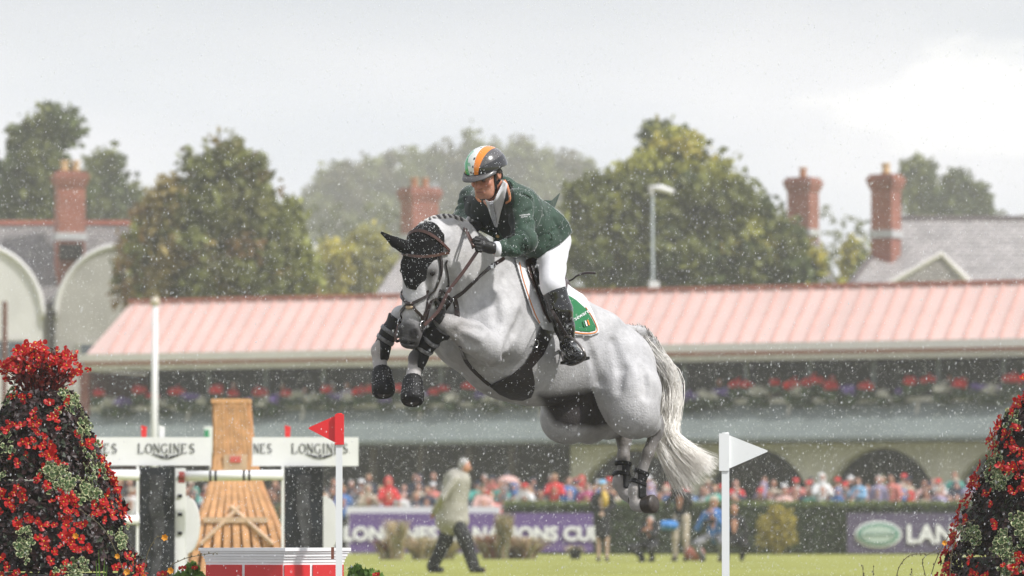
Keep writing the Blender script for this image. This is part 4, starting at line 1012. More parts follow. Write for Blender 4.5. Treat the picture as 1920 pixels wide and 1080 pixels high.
def tree(label, blobs, Y, cols, trunk_px, n, size=.22, sub=20, group=None, seed=1, dens=1.0, name='tree', cat='tree', spread=.84, vert=False):
    g = np.random.default_rng(seed); C, Rr, top = [], [], []; ylo, yhi = min(b[1]-b[3] for b in blobs), max(b[1]+b[3] for b in blobs); xlo, xhi = min(b[0]-b[2] for b in blobs), max(b[0]+b[2] for b in blobs)
    for (px, py, rx, ry) in blobs:
        c = GP(px, py, Y); rx_, ry_ = rx/FPX*Y, ry/FPX*Y
        for k in range(int(sub*(rx*ry/3000+.7))):
            d = g.normal(0, 1, 3); d /= np.linalg.norm(d); q = g.random()**.45*spread+.18
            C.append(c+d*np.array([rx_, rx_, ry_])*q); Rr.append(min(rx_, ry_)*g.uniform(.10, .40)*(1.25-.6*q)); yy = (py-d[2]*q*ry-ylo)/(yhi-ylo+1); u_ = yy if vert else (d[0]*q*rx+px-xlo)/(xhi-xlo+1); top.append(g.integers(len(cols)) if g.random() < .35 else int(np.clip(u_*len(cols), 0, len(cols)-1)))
    base = G(trunk_px, Y)
    t = empty(name, base, label, cat, group)
    V, F, bi = leafmass(n, C, Rr, size, seed, shell=.35); V = V.reshape(-1, 4, 3)+.35*size*3*g.normal(0, 1, (len(F), 1, 3))*(g.random((len(F), 1, 1)) < .5); V = V.reshape(-1, 3); o = mesh_obj('crown', V, F, M_leaf, t)
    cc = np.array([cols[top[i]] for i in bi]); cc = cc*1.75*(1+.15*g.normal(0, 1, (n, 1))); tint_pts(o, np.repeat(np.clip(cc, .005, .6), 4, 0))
    m2 = MB(); ctop = np.mean([GP(b[0], b[1], Y) for b in blobs], 0); hgt = max(ctop[2], 3)
    m2.tube(spl([base, base+Z3*hgt*.35+np.array([.2, 0, 0]), ctop], 8), list(np.linspace(.045*hgt+.1, .05, 8)), 8)
    m2.build('trunk', M_bark, t, True)
    for b in blobs[:5]:
        m3 = MB(); m3.tube(spl([base+Z3*hgt*.4, (base+Z3*hgt*.6+GP(b[0], b[1], Y))/2, GP(b[0], b[1]-b[3]*.3, Y)], 6), list(np.linspace(.02*hgt, .03, 6)), 6); m3.build('limb', M_bark, t, True)
    return t
OL, DG, YG, BR, GD = (.12, .13, .045), (.065, .08, .032), (.32, .28, .07), (.20, .13, .055), (.32, .21, .055)
tree('tall dark broadleaf tree rising behind the brick chimney at the far left', [(98, 225, 40, 30), (60, 262, 42, 40), (120, 250, 32, 30), (70, 320, 62, 52), (20, 345, 45, 50), (110, 370, 60, 50), (40, 395, 60, 40)], 250, [DG, OL, DG], 75, 9000, .26, seed=3)
tree('rounded grey green tree just right of the left brick chimney, behind the cottage', [(195, 330, 46, 44), (225, 375, 55, 40), (170, 390, 50, 40)], 300, [OL, DG], 195, 5000, .28, seed=4)
tree('large broad tree with brown and olive foliage behind the left half of the pink roof', [(422, 285, 32, 32), (455, 318, 52, 42), (385, 330, 45, 42), (345, 385, 62, 55), (430, 395, 85, 70), (515, 420, 58, 62), (290, 445, 55, 55), (380, 480, 110, 80), (490, 500, 95, 75), (240, 520, 38, 62), (268, 480, 30, 45), (300, 540, 80, 50), (565, 535, 40, 50), (352, 300, 14, 22)], 182, [BR, (.19, .15, .055), OL, (.13, .13, .05), OL, (.16, .17, .05)], 410, 26000, .185, sub=26, seed=5)
tree('golden shrubby tree at the left foot of the big olive tree', [(262, 420, 38, 42), (300, 400, 30, 30), (235, 475, 22, 40)], 300, [GD, BR], 262, 3000, .2, seed=15)
for i, (bl, tp, sd2) in enumerate((([(640, 345, 48, 38), (600, 380, 40, 40), (650, 410, 80, 60)], 640, 6), ([(735, 330, 60, 38), (720, 400, 80, 60)], 725, 7), ([(800, 300, 50, 32), (880, 282, 60, 36), (840, 350, 90, 60), (830, 420, 90, 60)], 840, 8),
                                 ([(955, 290, 40, 34), (1000, 320, 50, 36), (960, 380, 90, 60)], 965, 9), ([(1060, 310, 48, 30), (1090, 335, 40, 30), (1040, 380, 60, 60)], 1055, 10))):
    lab = ['pale hazy tree leftmost of the misty row between the two big trees', 'pale hazy tree behind the middle chimney', 'tallest pale hazy tree directly behind the rider', 'pale hazy tree just right of the helmet', 'pale hazy tree touching the left edge of the big yellow green tree'][i]
    tree(lab, bl, 660+i*12, [OL, (.09, .08, .05), OL], tp, 9000, .52, group='hazy trees in the far distance', seed=sd2)
tree('light yellow green bush above the pink roof, left of the horse head', [(655, 500, 60, 52), (620, 540, 60, 50), (710, 530, 50, 60), (690, 470, 40, 40)], 240, [YG, (.24, .23, .09)], 655, 9000, .2, seed=11)
tree('huge rounded tree with yellow green top behind the right half of the pink roof', [(1262, 300, 70, 55), (1310, 340, 75, 65), (1195, 350, 75, 60), (1360, 400, 80, 75), (1250, 400, 120, 85), (1150, 400, 80, 70), (1110, 460, 70, 80), (1420, 450, 75, 75), (1300, 490, 150, 80), (1470, 490, 72, 72), (1190, 500, 110, 70), (1510, 530, 50, 50), (1085, 380, 40, 35)], 196, [YG, (.24, .24, .06), OL, (.15, .16, .05), OL, DG, OL], 1290, 30000, .19, sub=26, seed=12, vert=True)  # leaf colour turns yellow green with height, painting a sunlit top
tree('dark spiky tree top poking above the huge rounded tree', [(1228, 250, 24, 24), (1262, 262, 26, 26), (1240, 300, 34, 40)], 225, [DG, OL], 1240, 3500, .17, seed=13)
tree('slender green tree between the two right hand chimneys', [(1600, 480, 22, 34), (1612, 520, 30, 40), (1592, 540, 28, 30)], 235, [YG, OL], 1604, 2600, .2, seed=14)
for i, (x, y, rx, ry) in enumerate(((1722, 330, 30, 38), (1800, 345, 24, 34), (1836, 372, 16, 24), (1760, 372, 40, 26))):
    tree(['misty pointed tree nearest the right chimney', 'misty conifer above the slate roof', 'small misty conifer at the right end of its row', 'low misty tree between two taller ones above the slate roof'][i], [(x, y, rx, ry), (x, y+35, rx*1.4, 30)], 380, [OL, DG], x, 2600, .3, group='misty trees above the right roof', seed=20+i)
# low wooded rise along the horizon
g_ = np.random.default_rng(3); C = [GP(x, 402+8*math.sin(x*.02), 430)+np.array([0, g_.uniform(-8, 8), -2]) for x in range(1560, 4200, 16)]+[GP(x, 430+10*math.sin(x*.03), 430) for x in range(-2600, 1560, 16)]
V, F, bi = leafmass(30000, C+[c-np.array([0, 0, 5]) for c in C], [2.2]*len(C)+[4]*len(C), .4, 9); o = mesh_obj('distant_woodland', V, F, M_leaf); tint_pts(o, np.repeat(np.tile(np.array([OL]), (len(F), 1)), 4, 0)); tag(o, 'low misty wood along the skyline behind the houses', 'woodland', kind='stuff')

# ---- bricks / slates by material
def brickmat(name, c1, c2, sc, mortar=(.3, .27, .24), slate=False):
    m = bpy.data.materials.new(name); m.use_nodes = True; t = m.node_tree; b = t.nodes['Principled BSDF']; b.inputs['Roughness'].default_value = .8 if not slate else .45
    k = t.nodes.new('ShaderNodeTexBrick'); k.inputs['Color1'].default_value = (*c1, 1); k.inputs['Color2'].default_value = (*c2, 1); k.inputs['Mortar'].default_value = (*mortar, 1)
    k.inputs['Scale'].default_value = sc; k.inputs['Mortar Size'].default_value = .02 if not slate else .03; k.inputs['Brick Width'].default_value = .5; k.inputs['Row Height'].default_value = .25
    tc_ = t.nodes.new('ShaderNodeTexCoord'); mp_ = t.nodes.new('ShaderNodeMapping'); mp_.inputs['Rotation'].default_value = (math.radians(90), 0, 0)
    n = t.nodes.new('ShaderNodeTexNoise'); n.inputs['Scale'].default_value = 1.3; n.inputs['Detail'].default_value = 5; mr = t.nodes.new('ShaderNodeMapRange'); mr.inputs['To Min'].default_value = .65; mr.inputs['To Max'].default_value = 1.35
    h = t.nodes.new('ShaderNodeHueSaturation'); L2 = t.links.new
    L2(tc_.outputs['Object'], mp_.inputs['Vector']); L2(mp_.outputs[0], k.inputs['Vector']); L2(tc_.outputs['Object'], n.inputs['Vector']); L2(n.outputs['Fac'], mr.inputs['Value']); L2(mr.outputs[0], h.inputs['Value']); L2(k.outputs['Color'], h.inputs['Color']); L2(h.outputs[0], b.inputs['Base Color'])
    bp = t.nodes.new('ShaderNodeBump'); bp.inputs['Strength'].default_value = .5; bp.inputs['Distance'].default_value = .02; L2(k.outputs['Fac'], bp.inputs['Height']); bp.invert = True; L2(bp.outputs[0], b.inputs['Normal'])
    return m
M_brick = brickmat('red_brick', (.34, .10, .055), (.27, .07, .045), 4.4)
M_slate = brickmat('wet_slate', (.27, .25, .24), (.19, .175, .17), 1.5, (.08, .075, .075), True)
M_slate2 = brickmat('pale_slate', (.42, .39, .375), (.31, .29, .28), 1.5, (.12, .11, .11), True)
M_pot = mat('clay_pot', (.42, .20, .10), .8, nscale=3, namt=.2); M_potY = mat('buff_pot', (.55, .38, .20), .8, nscale=3, namt=.2)
M_wht = mat('white_render', (.66, .65, .63), .85, nscale=.8, namt=.10); M_wht2 = mat('grey_render', (.40, .385, .36), .85, nscale=.8, namt=.12)
M_lead = mat('lead_flashing', (.45, .45, .45), .5)
def chimney(parent, px0, px1, ytop, ybot, Y, pots, potmat, deep=1.1, base=0, rot=.35):
    """stack with corbelled head and clay pots, standing on the ground floor of its house"""
    w = (px1-px0)/FPX*Y; z1 = ZZ(ytop, Y); z0 = base; c = G((px0+px1)/2, Y); ca, sa = math.cos(rot), math.sin(rot); w2 = w/(abs(ca)+abs(sa)*.9); dp = w2*.9
    ax, ay = np.array([ca, sa, 0]), np.array([-sa, ca, 0]); m = MB()
    m.frame(c, ax, ay, Z3, -w2/2, w2/2, -dp/2, dp/2, z0, z1-.55)
    for k, (e, za, zb) in enumerate(((.05, -.55, -.42), (.10, -.418, -.28), (.14, -.278, -.12), (.06, -.118, 0))): m.frame(c, ax, ay, Z3, -w2/2-e, w2/2+e, -dp/2-e, dp/2+e, z1+za, z1+zb)
    ch = m.build('chimney', M_brick, parent)
    for k in range(pots):
        x = (k-(pots-1)/2)*w2*.42; m = MB(); cc = c+ax*x; m.lathe([(.17, 0), (.15, .12), (.13, .30), (.17, .36), (.17, .42), (.11, .42)], (cc[0], cc[1], z1), 10); m.build('chimney_pot', potmat, ch, True)
    m = MB(); zf = ZZ(ybot, Y); m.frame(c, ax, ay, Z3, -w2/2-.06, w2/2+.06, -dp/2-.06, dp/2+.06, zf-.28, zf); m.build('flashing', M_lead, ch)
    return ch
# cottage with curved gables, left
YC = 188.0; cot = empty('cottage', G(120, YC), 'pale cottage with curved white gables, slate roof and brick chimney at far left', 'house')
def cz(py): return ZZ(py, YC)
def cx(px): return (px-960)/FPX*YC
m = MB(); m.frame((0, YC, 0), (1, 0, 0), (0, 1, 0), Z3, cx(-160), cx(250), 0, 6, 0, cz(575)); m.build('wall', M_wht2, cot)
m = MB(); m.add([(cx(-180), YC-.3, cz(572)), (cx(262), YC-.3, cz(572)), (cx(262), YC+3, cz(411)), (cx(-180), YC+3, cz(411)), (cx(262), YC+6.3, cz(572)), (cx(-180), YC+6.3, cz(572))], [(0, 1, 2, 3), (3, 2, 4, 5), (1, 4, 2), (0, 3, 5), (0, 5, 4, 1)]); rf = m.build('roof', M_slate, cot)
m = MB(); m.frame((0, YC+3, cz(411)), (1, 0, 0), (0, 1, 0), Z3, cx(-180), cx(262), -.12, .12, -.02, .14); m.build('ridge_tiles', M_ridge, rf)
for (pc, hw, yt, yb, mt, yoff) in ((-35, 118, 463, 600, M_wht, -.6), (228, 122, 462, 600, M_wht2, -.6)):
    poly = [(cx(pc-hw), 0)]+[(cx(pc)+hw/FPX*YC*math.cos(a)*-1, cz(yb)+(cz(yt)-cz(yb))*math.sin(a)) for a in np.linspace(.0, math.pi, 25)]+[(cx(pc+hw), 0)]
    m = MB(); m.prism(poly, (0, YC+yoff, 0), (1, 0, 0), Z3, (0, 1, 0), 0, 3.2); gb = m.build('gable', mt, cot)
    m = MB(); m.tube([np.array([x, YC+yoff-.03, z]) for x, z in poly[1:-1]], .10, 6); m.build('gable_coping', M_wht, gb, True)
chimney(cot, 99, 160, 322, 437, YC+1.0, 2, M_potY, rot=.25)
m = MB(); m.frame(GP(132, 472, YC+.3), (1, 0, 0), (0, 1, 0), Z3, -.42, .42, -.3, .3, -.28, .28); m.build('dark_roof_box', M_dark, cot)  # dark box on the roof slope below the chimney
m = MB(); m.cyl((cx(100), YC-.72, 0), (cx(100), YC-.72, cz(595)), .07, 8); m.frame((cx(100), YC-.72, cz(590)), (1, 0, 0), (0, 1, 0), Z3, -.15, .15, -.1, .1, -.12, .12); m.build('downpipe', M_dark, cot)
for px, py in ((20, 662), (182, 668)):
    m = MB(); m.frame((cx(px), YC-.70, cz(py)), (1, 0, 0), (0, 1, 0), Z3, -.65, .65, 0, .08, -.5, .5); w_ = m.build('window', M_cream, cot)
    m = MB(); m.frame((cx(px), YC-.72, cz(py)), (1, 0, 0), (0, 1, 0), Z3, -.55, .55, 0, .015, -.4, .4); m.build('pane', mat('window_glass_%d' % px, (.08, .10, .12), .1), w_)
m = MB(); m.cyl(G(8, 150), G(8, 150, ZZ(565, 150)), .075, 8); tag(m.build('timber_post', mat('brown_timber', (.14, .055, .035), .8)), 'thin brown timber post at the far left edge before the white gable', 'post')
# house behind the middle chimney
hm2 = empty('house', G(760, 215), 'hidden house with a broad brick chimney behind the horse head', 'house')
m = MB(); Y = 215; gx = lambda px: (px-960)/FPX*Y
m.add([(gx(690), Y-1, 0), (gx(880), Y-1, 0), (gx(880), Y+8, 0), (gx(690), Y+8, 0), (gx(690), Y-1, ZZ(568, Y)), (gx(880), Y-1, ZZ(568, Y)), (gx(880), Y+8, ZZ(568, Y)), (gx(690), Y+8, ZZ(568, Y))], [(0, 1, 5, 4), (1, 2, 6, 5), (2, 3, 7, 6), (3, 0, 4, 7)]); m.build('wall', M_wht2, hm2)
m = MB(); m.add([(gx(695), Y-1, ZZ(568, Y)), (gx(880), Y-1, ZZ(568, Y)), (gx(880), Y+8, ZZ(568, Y)), (gx(695), Y+8, ZZ(568, Y)), (gx(760), Y+3.5, ZZ(455, Y)), (gx(870), Y+3.5, ZZ(455, Y))], [(0, 1, 5, 4), (2, 3, 4, 5), (1, 2, 5), (3, 0, 4)]); m.build('roof', M_slate2, hm2)
chimney(hm2, 751, 822, 352, 440, Y+3, 2, M_pot, rot=.5)
# right hand houses
YR = 186.0; rx_ = lambda px: (px-960)/FPX*YR
hr = empty('house', G(1760, YR), 'house with wide pale slate roof and brick chimney at far right', 'house')
m = MB(); m.frame((0, YR, 0), (1, 0, 0), (0, 1, 0), Z3, rx_(1598), rx_(2150), 0, 9, 0, ZZ(548, YR)); m.build('wall', M_wht2, hr)
m = MB(); Zb, Zt = ZZ(548, YR), ZZ(402, YR)
m.add([(rx_(1585), YR-.4, Zb), (rx_(2170), YR-.4, Zb), (rx_(2170), YR+9.4, Zb), (rx_(1585), YR+9.4, Zb), (rx_(1690)*1.02, YR+4.5, Zt+.1), (rx_(2080)*1.02, YR+4.5, Zt+.1)], [(0, 1, 5, 4), (1, 2, 5), (2, 3, 4, 5), (3, 0, 4), (0, 3, 2, 1)]); rf = m.build('roof', M_slate2, hr)
m = MB(); m.tube([(rx_(1690)*1.02, YR+4.5, Zt+.12), (rx_(2080)*1.02, YR+4.5, Zt+.12)], .12, 6); m.tube([(rx_(1690)*1.02, YR+4.5, Zt+.12), (rx_(1585), YR-.4, Zb+.03)], .09, 6); m.build('ridge_tiles', mat('dark_ridge', (.12, .10, .10), .6), rf)
m = MB(); py_ = [(rx_(1640), YR-1.0, Zb), (rx_(1762), YR-1.0, ZZ(478, YR)), (rx_(1830), YR-1.0, Zb), (rx_(1762)+.3, YR+2.9, ZZ(478, YR)), (rx_(1640), YR+.4, Zb), (rx_(1830), YR+.4, Zb)]
m.add(py_, [(0, 2, 1), (0, 1, 3, 4), (1, 2, 5, 3)]); dm = m.build('dormer', M_slate2, hr)
m = MB(); m.tube([py_[0], py_[1], py_[2]], .11, 6); m.tube([py_[1], py_[3]], .10, 6); m.build('bargeboard', M_gut, dm)
chimney(hr, 1634, 1691, 327, 432, YR+2.0, 1, M_potY, rot=-.55)
h3 = empty('house', G(1540, 205), 'house hidden behind the big tree, only its tall red chimney showing', 'house')
Y = 205; gx3 = lambda px: (px-960)/FPX*Y
m = MB(); m.frame((0, Y, 0), (1, 0, 0), (0, 1, 0), Z3, gx3(1380), gx3(1565), 0, 7, 0, ZZ(550, Y)); m.build('wall', M_wht2, h3)
m = MB(); m.add([(gx3(1372), Y-.3, ZZ(550, Y)), (gx3(1575), Y-.3, ZZ(550, Y)), (gx3(1575), Y+7.3, ZZ(550, Y)), (gx3(1372), Y+7.3, ZZ(550, Y)), (gx3(1400), Y+3.5, ZZ(425, Y)), (gx3(1535), Y+3.5, ZZ(425, Y))], [(0, 1, 5, 4), (1, 2, 5), (2, 3, 4, 5), (3, 0, 4)]); m.build('roof', M_slate, h3)
chimney(h3, 1477, 1537, 333, 430, Y+3.2, 1, M_pot, rot=-.5)
# lamp post and flagpole
lp = empty('street_lamp', G(1226, 178), 'pale grey street lamp in front of the huge rounded tree', 'lamp')
m = MB(); m.tube([G(1226, 178), G(1224, 178, ZZ(362, 178))], [.06, .045], 8); m.build('pole', mat('galvanised', (.30, .34, .33), .5), lp, True)
m = MB(); m.tube(spl([G(1224, 178, ZZ(366, 178)), G(1220, 178, ZZ(352, 178)), G(1232, 178, ZZ(352, 178))], 8), .06, 6); m.tube([G(1217, 178, ZZ(352, 178)), G(1238, 178, ZZ(352, 178)), G(1264, 178, ZZ(360, 178))], [.07, .12, .09], 8); m.build('lamp_head', mat('white_lamp', (.75, .75, .75), .5), lp, True)
m = MB(); m.frame(G(1227, 178, ZZ(538, 178)), (1, 0, 0), (0, 1, 0), Z3, -.18, .18, -.1, .1, -.2, .2); m.build('control_box', bpy.data.materials['white_lamp'], lp)
fp = empty('flagpole', G(289, 120), 'tall white pole with small ball top standing before the left of the stand', 'pole')
m = MB(); m.tube([G(289, 120), G(290, 120, ZZ(572, 120))], [.085, .065], 10); m.build('shaft', mat('white_pole', (.72, .72, .72), .5), fp, True)
m = MB(); c = G(290, 120, ZZ(566, 120)); m.lathe([(.01, -.12), (.09, -.08), (.12, 0), (.09, .08), (.01, .12)], c, 10); m.build('finial', mat('buff_ball', (.55, .48, .38), .6), fp, True)

# balcony flowers
def flower_clump(name, cols, n, r, size, seed, squash=.8):
    V, F, bi = leafmass(n, [(0, 0, 0), (r*.6, 0, -.02), (-r*.6, .03, -.03)], [r, r*.8, r*.8], size, seed, shell=.2, squash=squash); return V, F
M_petal_r = mat('red_geranium', (.80, .04, .04), .6, island=.3, trans=.4); M_petal_w = mat('cream_petals', (.72, .71, .6), .7, island=.15, trans=.2); M_petal_p = mat('violet_petals', (.26, .17, .50), .6, island=.3, trans=.3); M_gl = mat('plant_green', (.05, .09, .03), .6, island=.4, trans=.2)
protos = {}
for kx, (mt, n, r, sz) in {'red': (M_petal_r, 160, .16, .05), 'cream': (M_petal_w, 220, .22, .04), 'violet': (M_petal_p, 160, .17, .045)}.items():
    root = empty('balcony_plant'); V, F = flower_clump('x', None, n, r, sz, len(kx)); V2, F2 = flower_clump('y', None, 160, .2, .06, 9)
    V2 = V2+np.array([0, 0, -.22]); b_ = mesh_obj('blossom', V, F, mt, root); l_ = mesh_obj('leaves', V2, F2, M_gl, root); protos[kx] = root
def place_b(px):
    for lim, t_ in ((285, 'left of the white flagpole'), (345, 'just right of the white flagpole'), (403, 'left of the wooden tower top'), (470, 'above the wooden tower'), (540, 'above the small right red flag'), (600, 'left of the big red flag'), (650, 'above the big red flag'), (700, 'left of the front hooves'), (800, 'behind the front hooves'), (900, 'left of the girth'), (1240, 'behind the horse body'),
                    (1300, 'just right of the tail'), (1350, 'left of the white flag'), (1440, 'above the white flag'), (1500, 'right of the white flag'), (1560, 'above the left drain pipe'), (1630, 'above the middle arch'), (1700, 'right of the middle arch'), (1760, 'above the right drain pipe'), (1830, 'left of the right flower tower')):
        if px < lim: return t_
    return 'at the right edge'
rr2 = random.Random(11); first = {}
lab = {'red': 'red geraniums trailing from the grandstand balcony', 'cream': 'cream flower mound along the grandstand balcony', 'violet': 'violet petunias along the grandstand balcony'}
s_ = S0+.4; seq = ['red', 'cream', 'violet', 'red', 'red', 'cream', 'red', 'violet', 'cream', 'red', 'red', 'violet']; k = 0
while s_ < 33:
    kx = seq[k % len(seq)] if rr2.random() < .7 else rr2.choice(['red', 'red', 'cream', 'violet']); k += 1
    root = protos[kx]
    if kx in first: root = copy_tree(root)
    first[kx] = 1; z = {'red': 5.08, 'cream': 4.84, 'violet': 4.86}[kx]+rr2.uniform(-.08, .12); root.location = SB(s_, .46, z); root.rotation_euler = (0, 0, rr2.uniform(0, 6)); q_ = rr2.uniform(1.0, 1.6); root.scale = (q_, q_, q_*.9)
    tag(root, lab[kx]+', '+place_b(float(proj_px(SB(s_, .26, z))[0])), 'flowers', 'balcony flowers: '+kx); s_ += rr2.uniform(.28, .62)
# ---------------------------------------------------------------- people in the background
PALETTE = {'navy': (.02, .028, .055), 'black': (.015, .015, .016), 'red': (.60, .03, .035), 'coral': (.62, .20, .17), 'pale pink': (.60, .38, .34), 'white': (.68, .68, .68), 'beige': (.42, .36, .28), 'teal': (.08, .36, .30), 'blue': (.06, .17, .42),
           'sky blue': (.22, .42, .62), 'magenta': (.38, .05, .16), 'grey': (.20, .20, .21), 'brown': (.10, .06, .04), 'lilac': (.36, .32, .48), 'olive': (.10, .11, .05)}
clothm = {k: mat('cloth_'+k.replace(' ', '_'), v, .8, nscale=4, namt=.15) for k, v in PALETTE.items()}
skinm = [mat('face_skin_a', (.50, .25, .17), .55), mat('face_skin_b', (.42, .20, .13), .55), mat('face_skin_c', (.58, .32, .24), .55)]
hairm = {'dark': mat('hair_dark', (.02, .015, .012), .7), 'brown': mat('hair_brown', (.08, .045, .025), .7), 'fair': mat('hair_fair', (.32, .22, .11), .7), 'grey': mat('hair_grey', (.35, .34, .33), .7)}
def figure(loc, h=1.72, legs=((.09, 0), (-.09, 0)), arms=None, lean=0.0, face=(0, -1), coat_len=.0, coat='navy', bottom='black', hair='dark', hat=None, hood=False, skin=0, res=.028, foot=(0, -1), label=None, group=None, skirt=False, headdrop=0.0, crouch=0.0, coat2=None, bare=False, spread=1.0, name='person', fatc=1.0, cfl=1.25, tro=1.0, headoff=(0, 0)):
    """one standing/crouching person: continuous skin body, clothing as children. legs: (x, forward) of each foot; arms: ((elbow),(hand)) relative"""
    s = h/1.72; fd = np.array([face[0], face[1], 0.0]); fd = unit(fd); sd = np.array([-fd[1], fd[0], 0.0])
    def p(x, f, z): return (sd*x+fd*(f+lean*max(z-.9, 0))+Z3*z)*s
    c_ = crouch; hipz = .92-.52*c_; hf = -.10*c_
    B = SDF(); C = SDF(); T = SDF(); Hh = SDF()
    neck = p(0, hf+.02, hipz+.54); head = p(headoff[0], hf+.04+headoff[1], hipz+.70-headdrop)
    B.seg(p(0, hf, hipz+.05), p(0, hf, hipz+.42), .12*s, .13*s, .05); B.seg(neck-Z3*.03, head, .055*s, .06*s, .03)
    B.ell(head+Z3*.01, (.078*s, .092*s, .115*s), k=.02); B.seg(head+fd*.085*s-Z3*.01*s, head+fd*.10*s-Z3*.03*s, .014*s, .018*s, .01)
    for q in (1, -1): B.ell(head+sd*q*.08*s, (.02*s, .02*s, .03*s), k=.01)
    C.seg(p(0, hf, hipz-.0), p(0, hf, hipz+.44), .155*s*fatc, .15*s*fatc, .06, fd, cfl); C.seg(p(-.14, hf, hipz+.46), p(.14, hf, hipz+.46), .075*s, .075*s, .06); C.seg(neck-Z3*.05*s, neck+Z3*.005, .075*s, .065*s, .03)
    if coat_len: C.seg(p(0, hf, hipz), p(0, hf, hipz-coat_len), .16*s*fatc, .18*s*fatc, .05, fd, cfl-.05)
    arms = arms or (((.25, .02, .28), (.24, .08, .02)), ((-.25, .02, .28), (-.24, .08, .02)))
    for (el, ha) in arms:
        sh = p(math.copysign(.18, el[0]), hf, hipz+.47); e = p(el[0], hf+el[1], hipz+el[2]); w = p(ha[0], hf+ha[1], hipz+ha[2])
        B.chain([(sh, .045*s), (e, .038*s), (w, .03*s)], .02); d = unit(w-e); B.seg(w, w+d*.07*s, .034*s, .03*s, .02)
        for k in range(4): B.seg(w+d*.07*s, w+d*.13*s+Z3*(.018*(k-1.5))*s, .012*s, .010*s, .004)
        (T if False else C).chain([(sh, .068*s), (e, .058*s), (w, .046*s)], .03)
    for i, (x, f) in enumerate(legs):
        hip = p(math.copysign(.09, x), hf, hipz); ft = (sd*x*spread+fd*f)*s+Z3*.07*s
        kn = (hip+ft)/2+fd*(.04+.38*c_)*s+sd*x*(1.0*c_)*s+Z3*(.08*c_)*s
        B.chain([(hip, .07*s), (kn, .05*s), (ft, .035*s)], .03); B.seg(ft-Z3*.03*s, ft+fd*.15*s-Z3*.035*s, .035*s, .03*s, .02)
        if not bare: T.chain([(hip, .10*s*min(tro, 1.15)), (kn, .075*s*tro), (ft+Z3*.02, .06*s*tro)], .04)
    if skirt: T.seg(p(0, hf, hipz+.05), p(0, hf, hipz-.42), .14*s, .16*s, .05, fd, 1.2)
    elif not bare: T.seg(p(-.06, hf, hipz), p(.06, hf, hipz), .12*s, .12*s, .04)
    t = empty(name, loc, label, 'person', group)
    def bo(S, nm, m, cut=None):
        o = build_sdf(S, nm, res, m, None, cut=cut); o.parent = t; return o
    bo(B, 'body', skinm[skin]); bo(C, 'coat', clothm[coat])
    if T.pr: bo(T, 'skirt' if skirt else 'trousers', clothm[bottom])
    if hood: Hh.ell(head-fd*.03*s+Z3*.02, (.115*s, .12*s, .14*s), k=.03); Hh.seg(head-Z3*.12*s, head-Z3*.08*s-fd*.03, .10*s, .09*s, .04); fc = head+fd*.10*s; bo(Hh, 'hood', clothm[coat], cut=lambda P: -np.sqrt((P[0]-fc[0])**2+(P[1]-fc[1])**2+(P[2]-fc[2])**2)+.085*s)
    elif hat: Hh.ell(head+Z3*.075*s, (.095*s, .10*s, .06*s), k=.02); Hh.seg(head+Z3*.05*s, head+Z3*.048*s+fd*.06*s, .10*s, .10*s, .02, (0, 0, 1), 6.0); bo(Hh, 'hat', clothm[hat])
    else: Hh.ell(head-fd*.02*s+Z3*.035*s, (.09*s, .098*s, .105*s), k=.02); zc = head[2]; fc = head; bo(Hh, 'hair', hairm[hair], cut=lambda P: np.maximum(-(P[2]-zc-.035*s) if False else -1, (P[0]-fc[0])*fd[0]+(P[1]-fc[1])*fd[1]-.045*s-(P[2]-zc)*.45))
    if not bare or True:
        m = MB()
        for i, (x, f) in enumerate(legs):
            ft = (sd*x*spread+fd*f)*s+Z3*.05*s; m.tube([ft-fd*.06*s, ft+fd*.04*s, ft+fd*.17*s-Z3*.012*s], [.045*s, .052*s, .036*s], 8)
        sh_ = m.build('shoes', clothm['black'], None, True); sh_.parent = t
    return t
# crowd prototypes
def stand_arms(k):
    return [None, (((.27, .12, .25), (.10, .30, .30)), ((-.27, .12, .25), (-.10, .30, .30))), (((.25, .18, .34), (.07, .22, .60)), ((-.25, .18, .34), (-.07, .22, .60))), (((.25, .02, .28), (.24, .08, .02)), ((-.26, .16, .30), (-.05, .20, .52)))][k]
def place_c(px):
    for lim, t_ in ((270, 'left of the black wings'), (400, 'left of the wooden tower'), (480, 'behind the wooden tower'), (540, 'right of the wooden tower'), (640, 'behind the right black wing'), (700, 'right of the red flag pole'), (760, 'above the rail left end'), (820, 'left of the walking man'), (880, 'behind the walking man'), (945, 'above the rail right end'), (1020, 'above the spiky grass'), (1110, 'above the banner right end'), (1170, 'beside the dark suited woman'),
                    (1250, 'behind the hind hooves'), (1310, 'above the standing photographer'), (1370, 'around the white pole'), (1430, 'right of the white pole'), (1490, 'above the yellow bush'), (1590, 'left of the dark banner'), (1700, 'above the green oval emblem'), (1800, 'above the right banner lettering')):
        if px < lim: return t_
    return 'by the right flower tower'
protoP = []
for i, (hd, ht, hr_, am) in enumerate(((0, None, 'dark', 0), (0, None, 'fair', 1), (1, None, 'dark', 1), (0, 'white', 'dark', 2), (0, None, 'grey', 0), (0, 'navy', 'dark', 3))):
    protoP.append((figure((0, 0, 0), 1.70, arms=stand_arms(am), hood=bool(hd), hat=ht, hair=hr_, res=.032, face=(rnd.uniform(-.3, .3), -1)), 'hood' if hd else ('hat' if ht else 'hair'), am))
def dress(t, coat, hairk, hat, skin):
    for ch in t.children:
        n = ch.name.split('.')[0]
        m = {'body': skinm[skin], 'coat': clothm[coat], 'hood': clothm[coat], 'hair': hairm[hairk], 'hat': clothm[hat]}.get(n)
        if m: ch.material_slots[0].link = 'OBJECT'; ch.material_slots[0].material = m
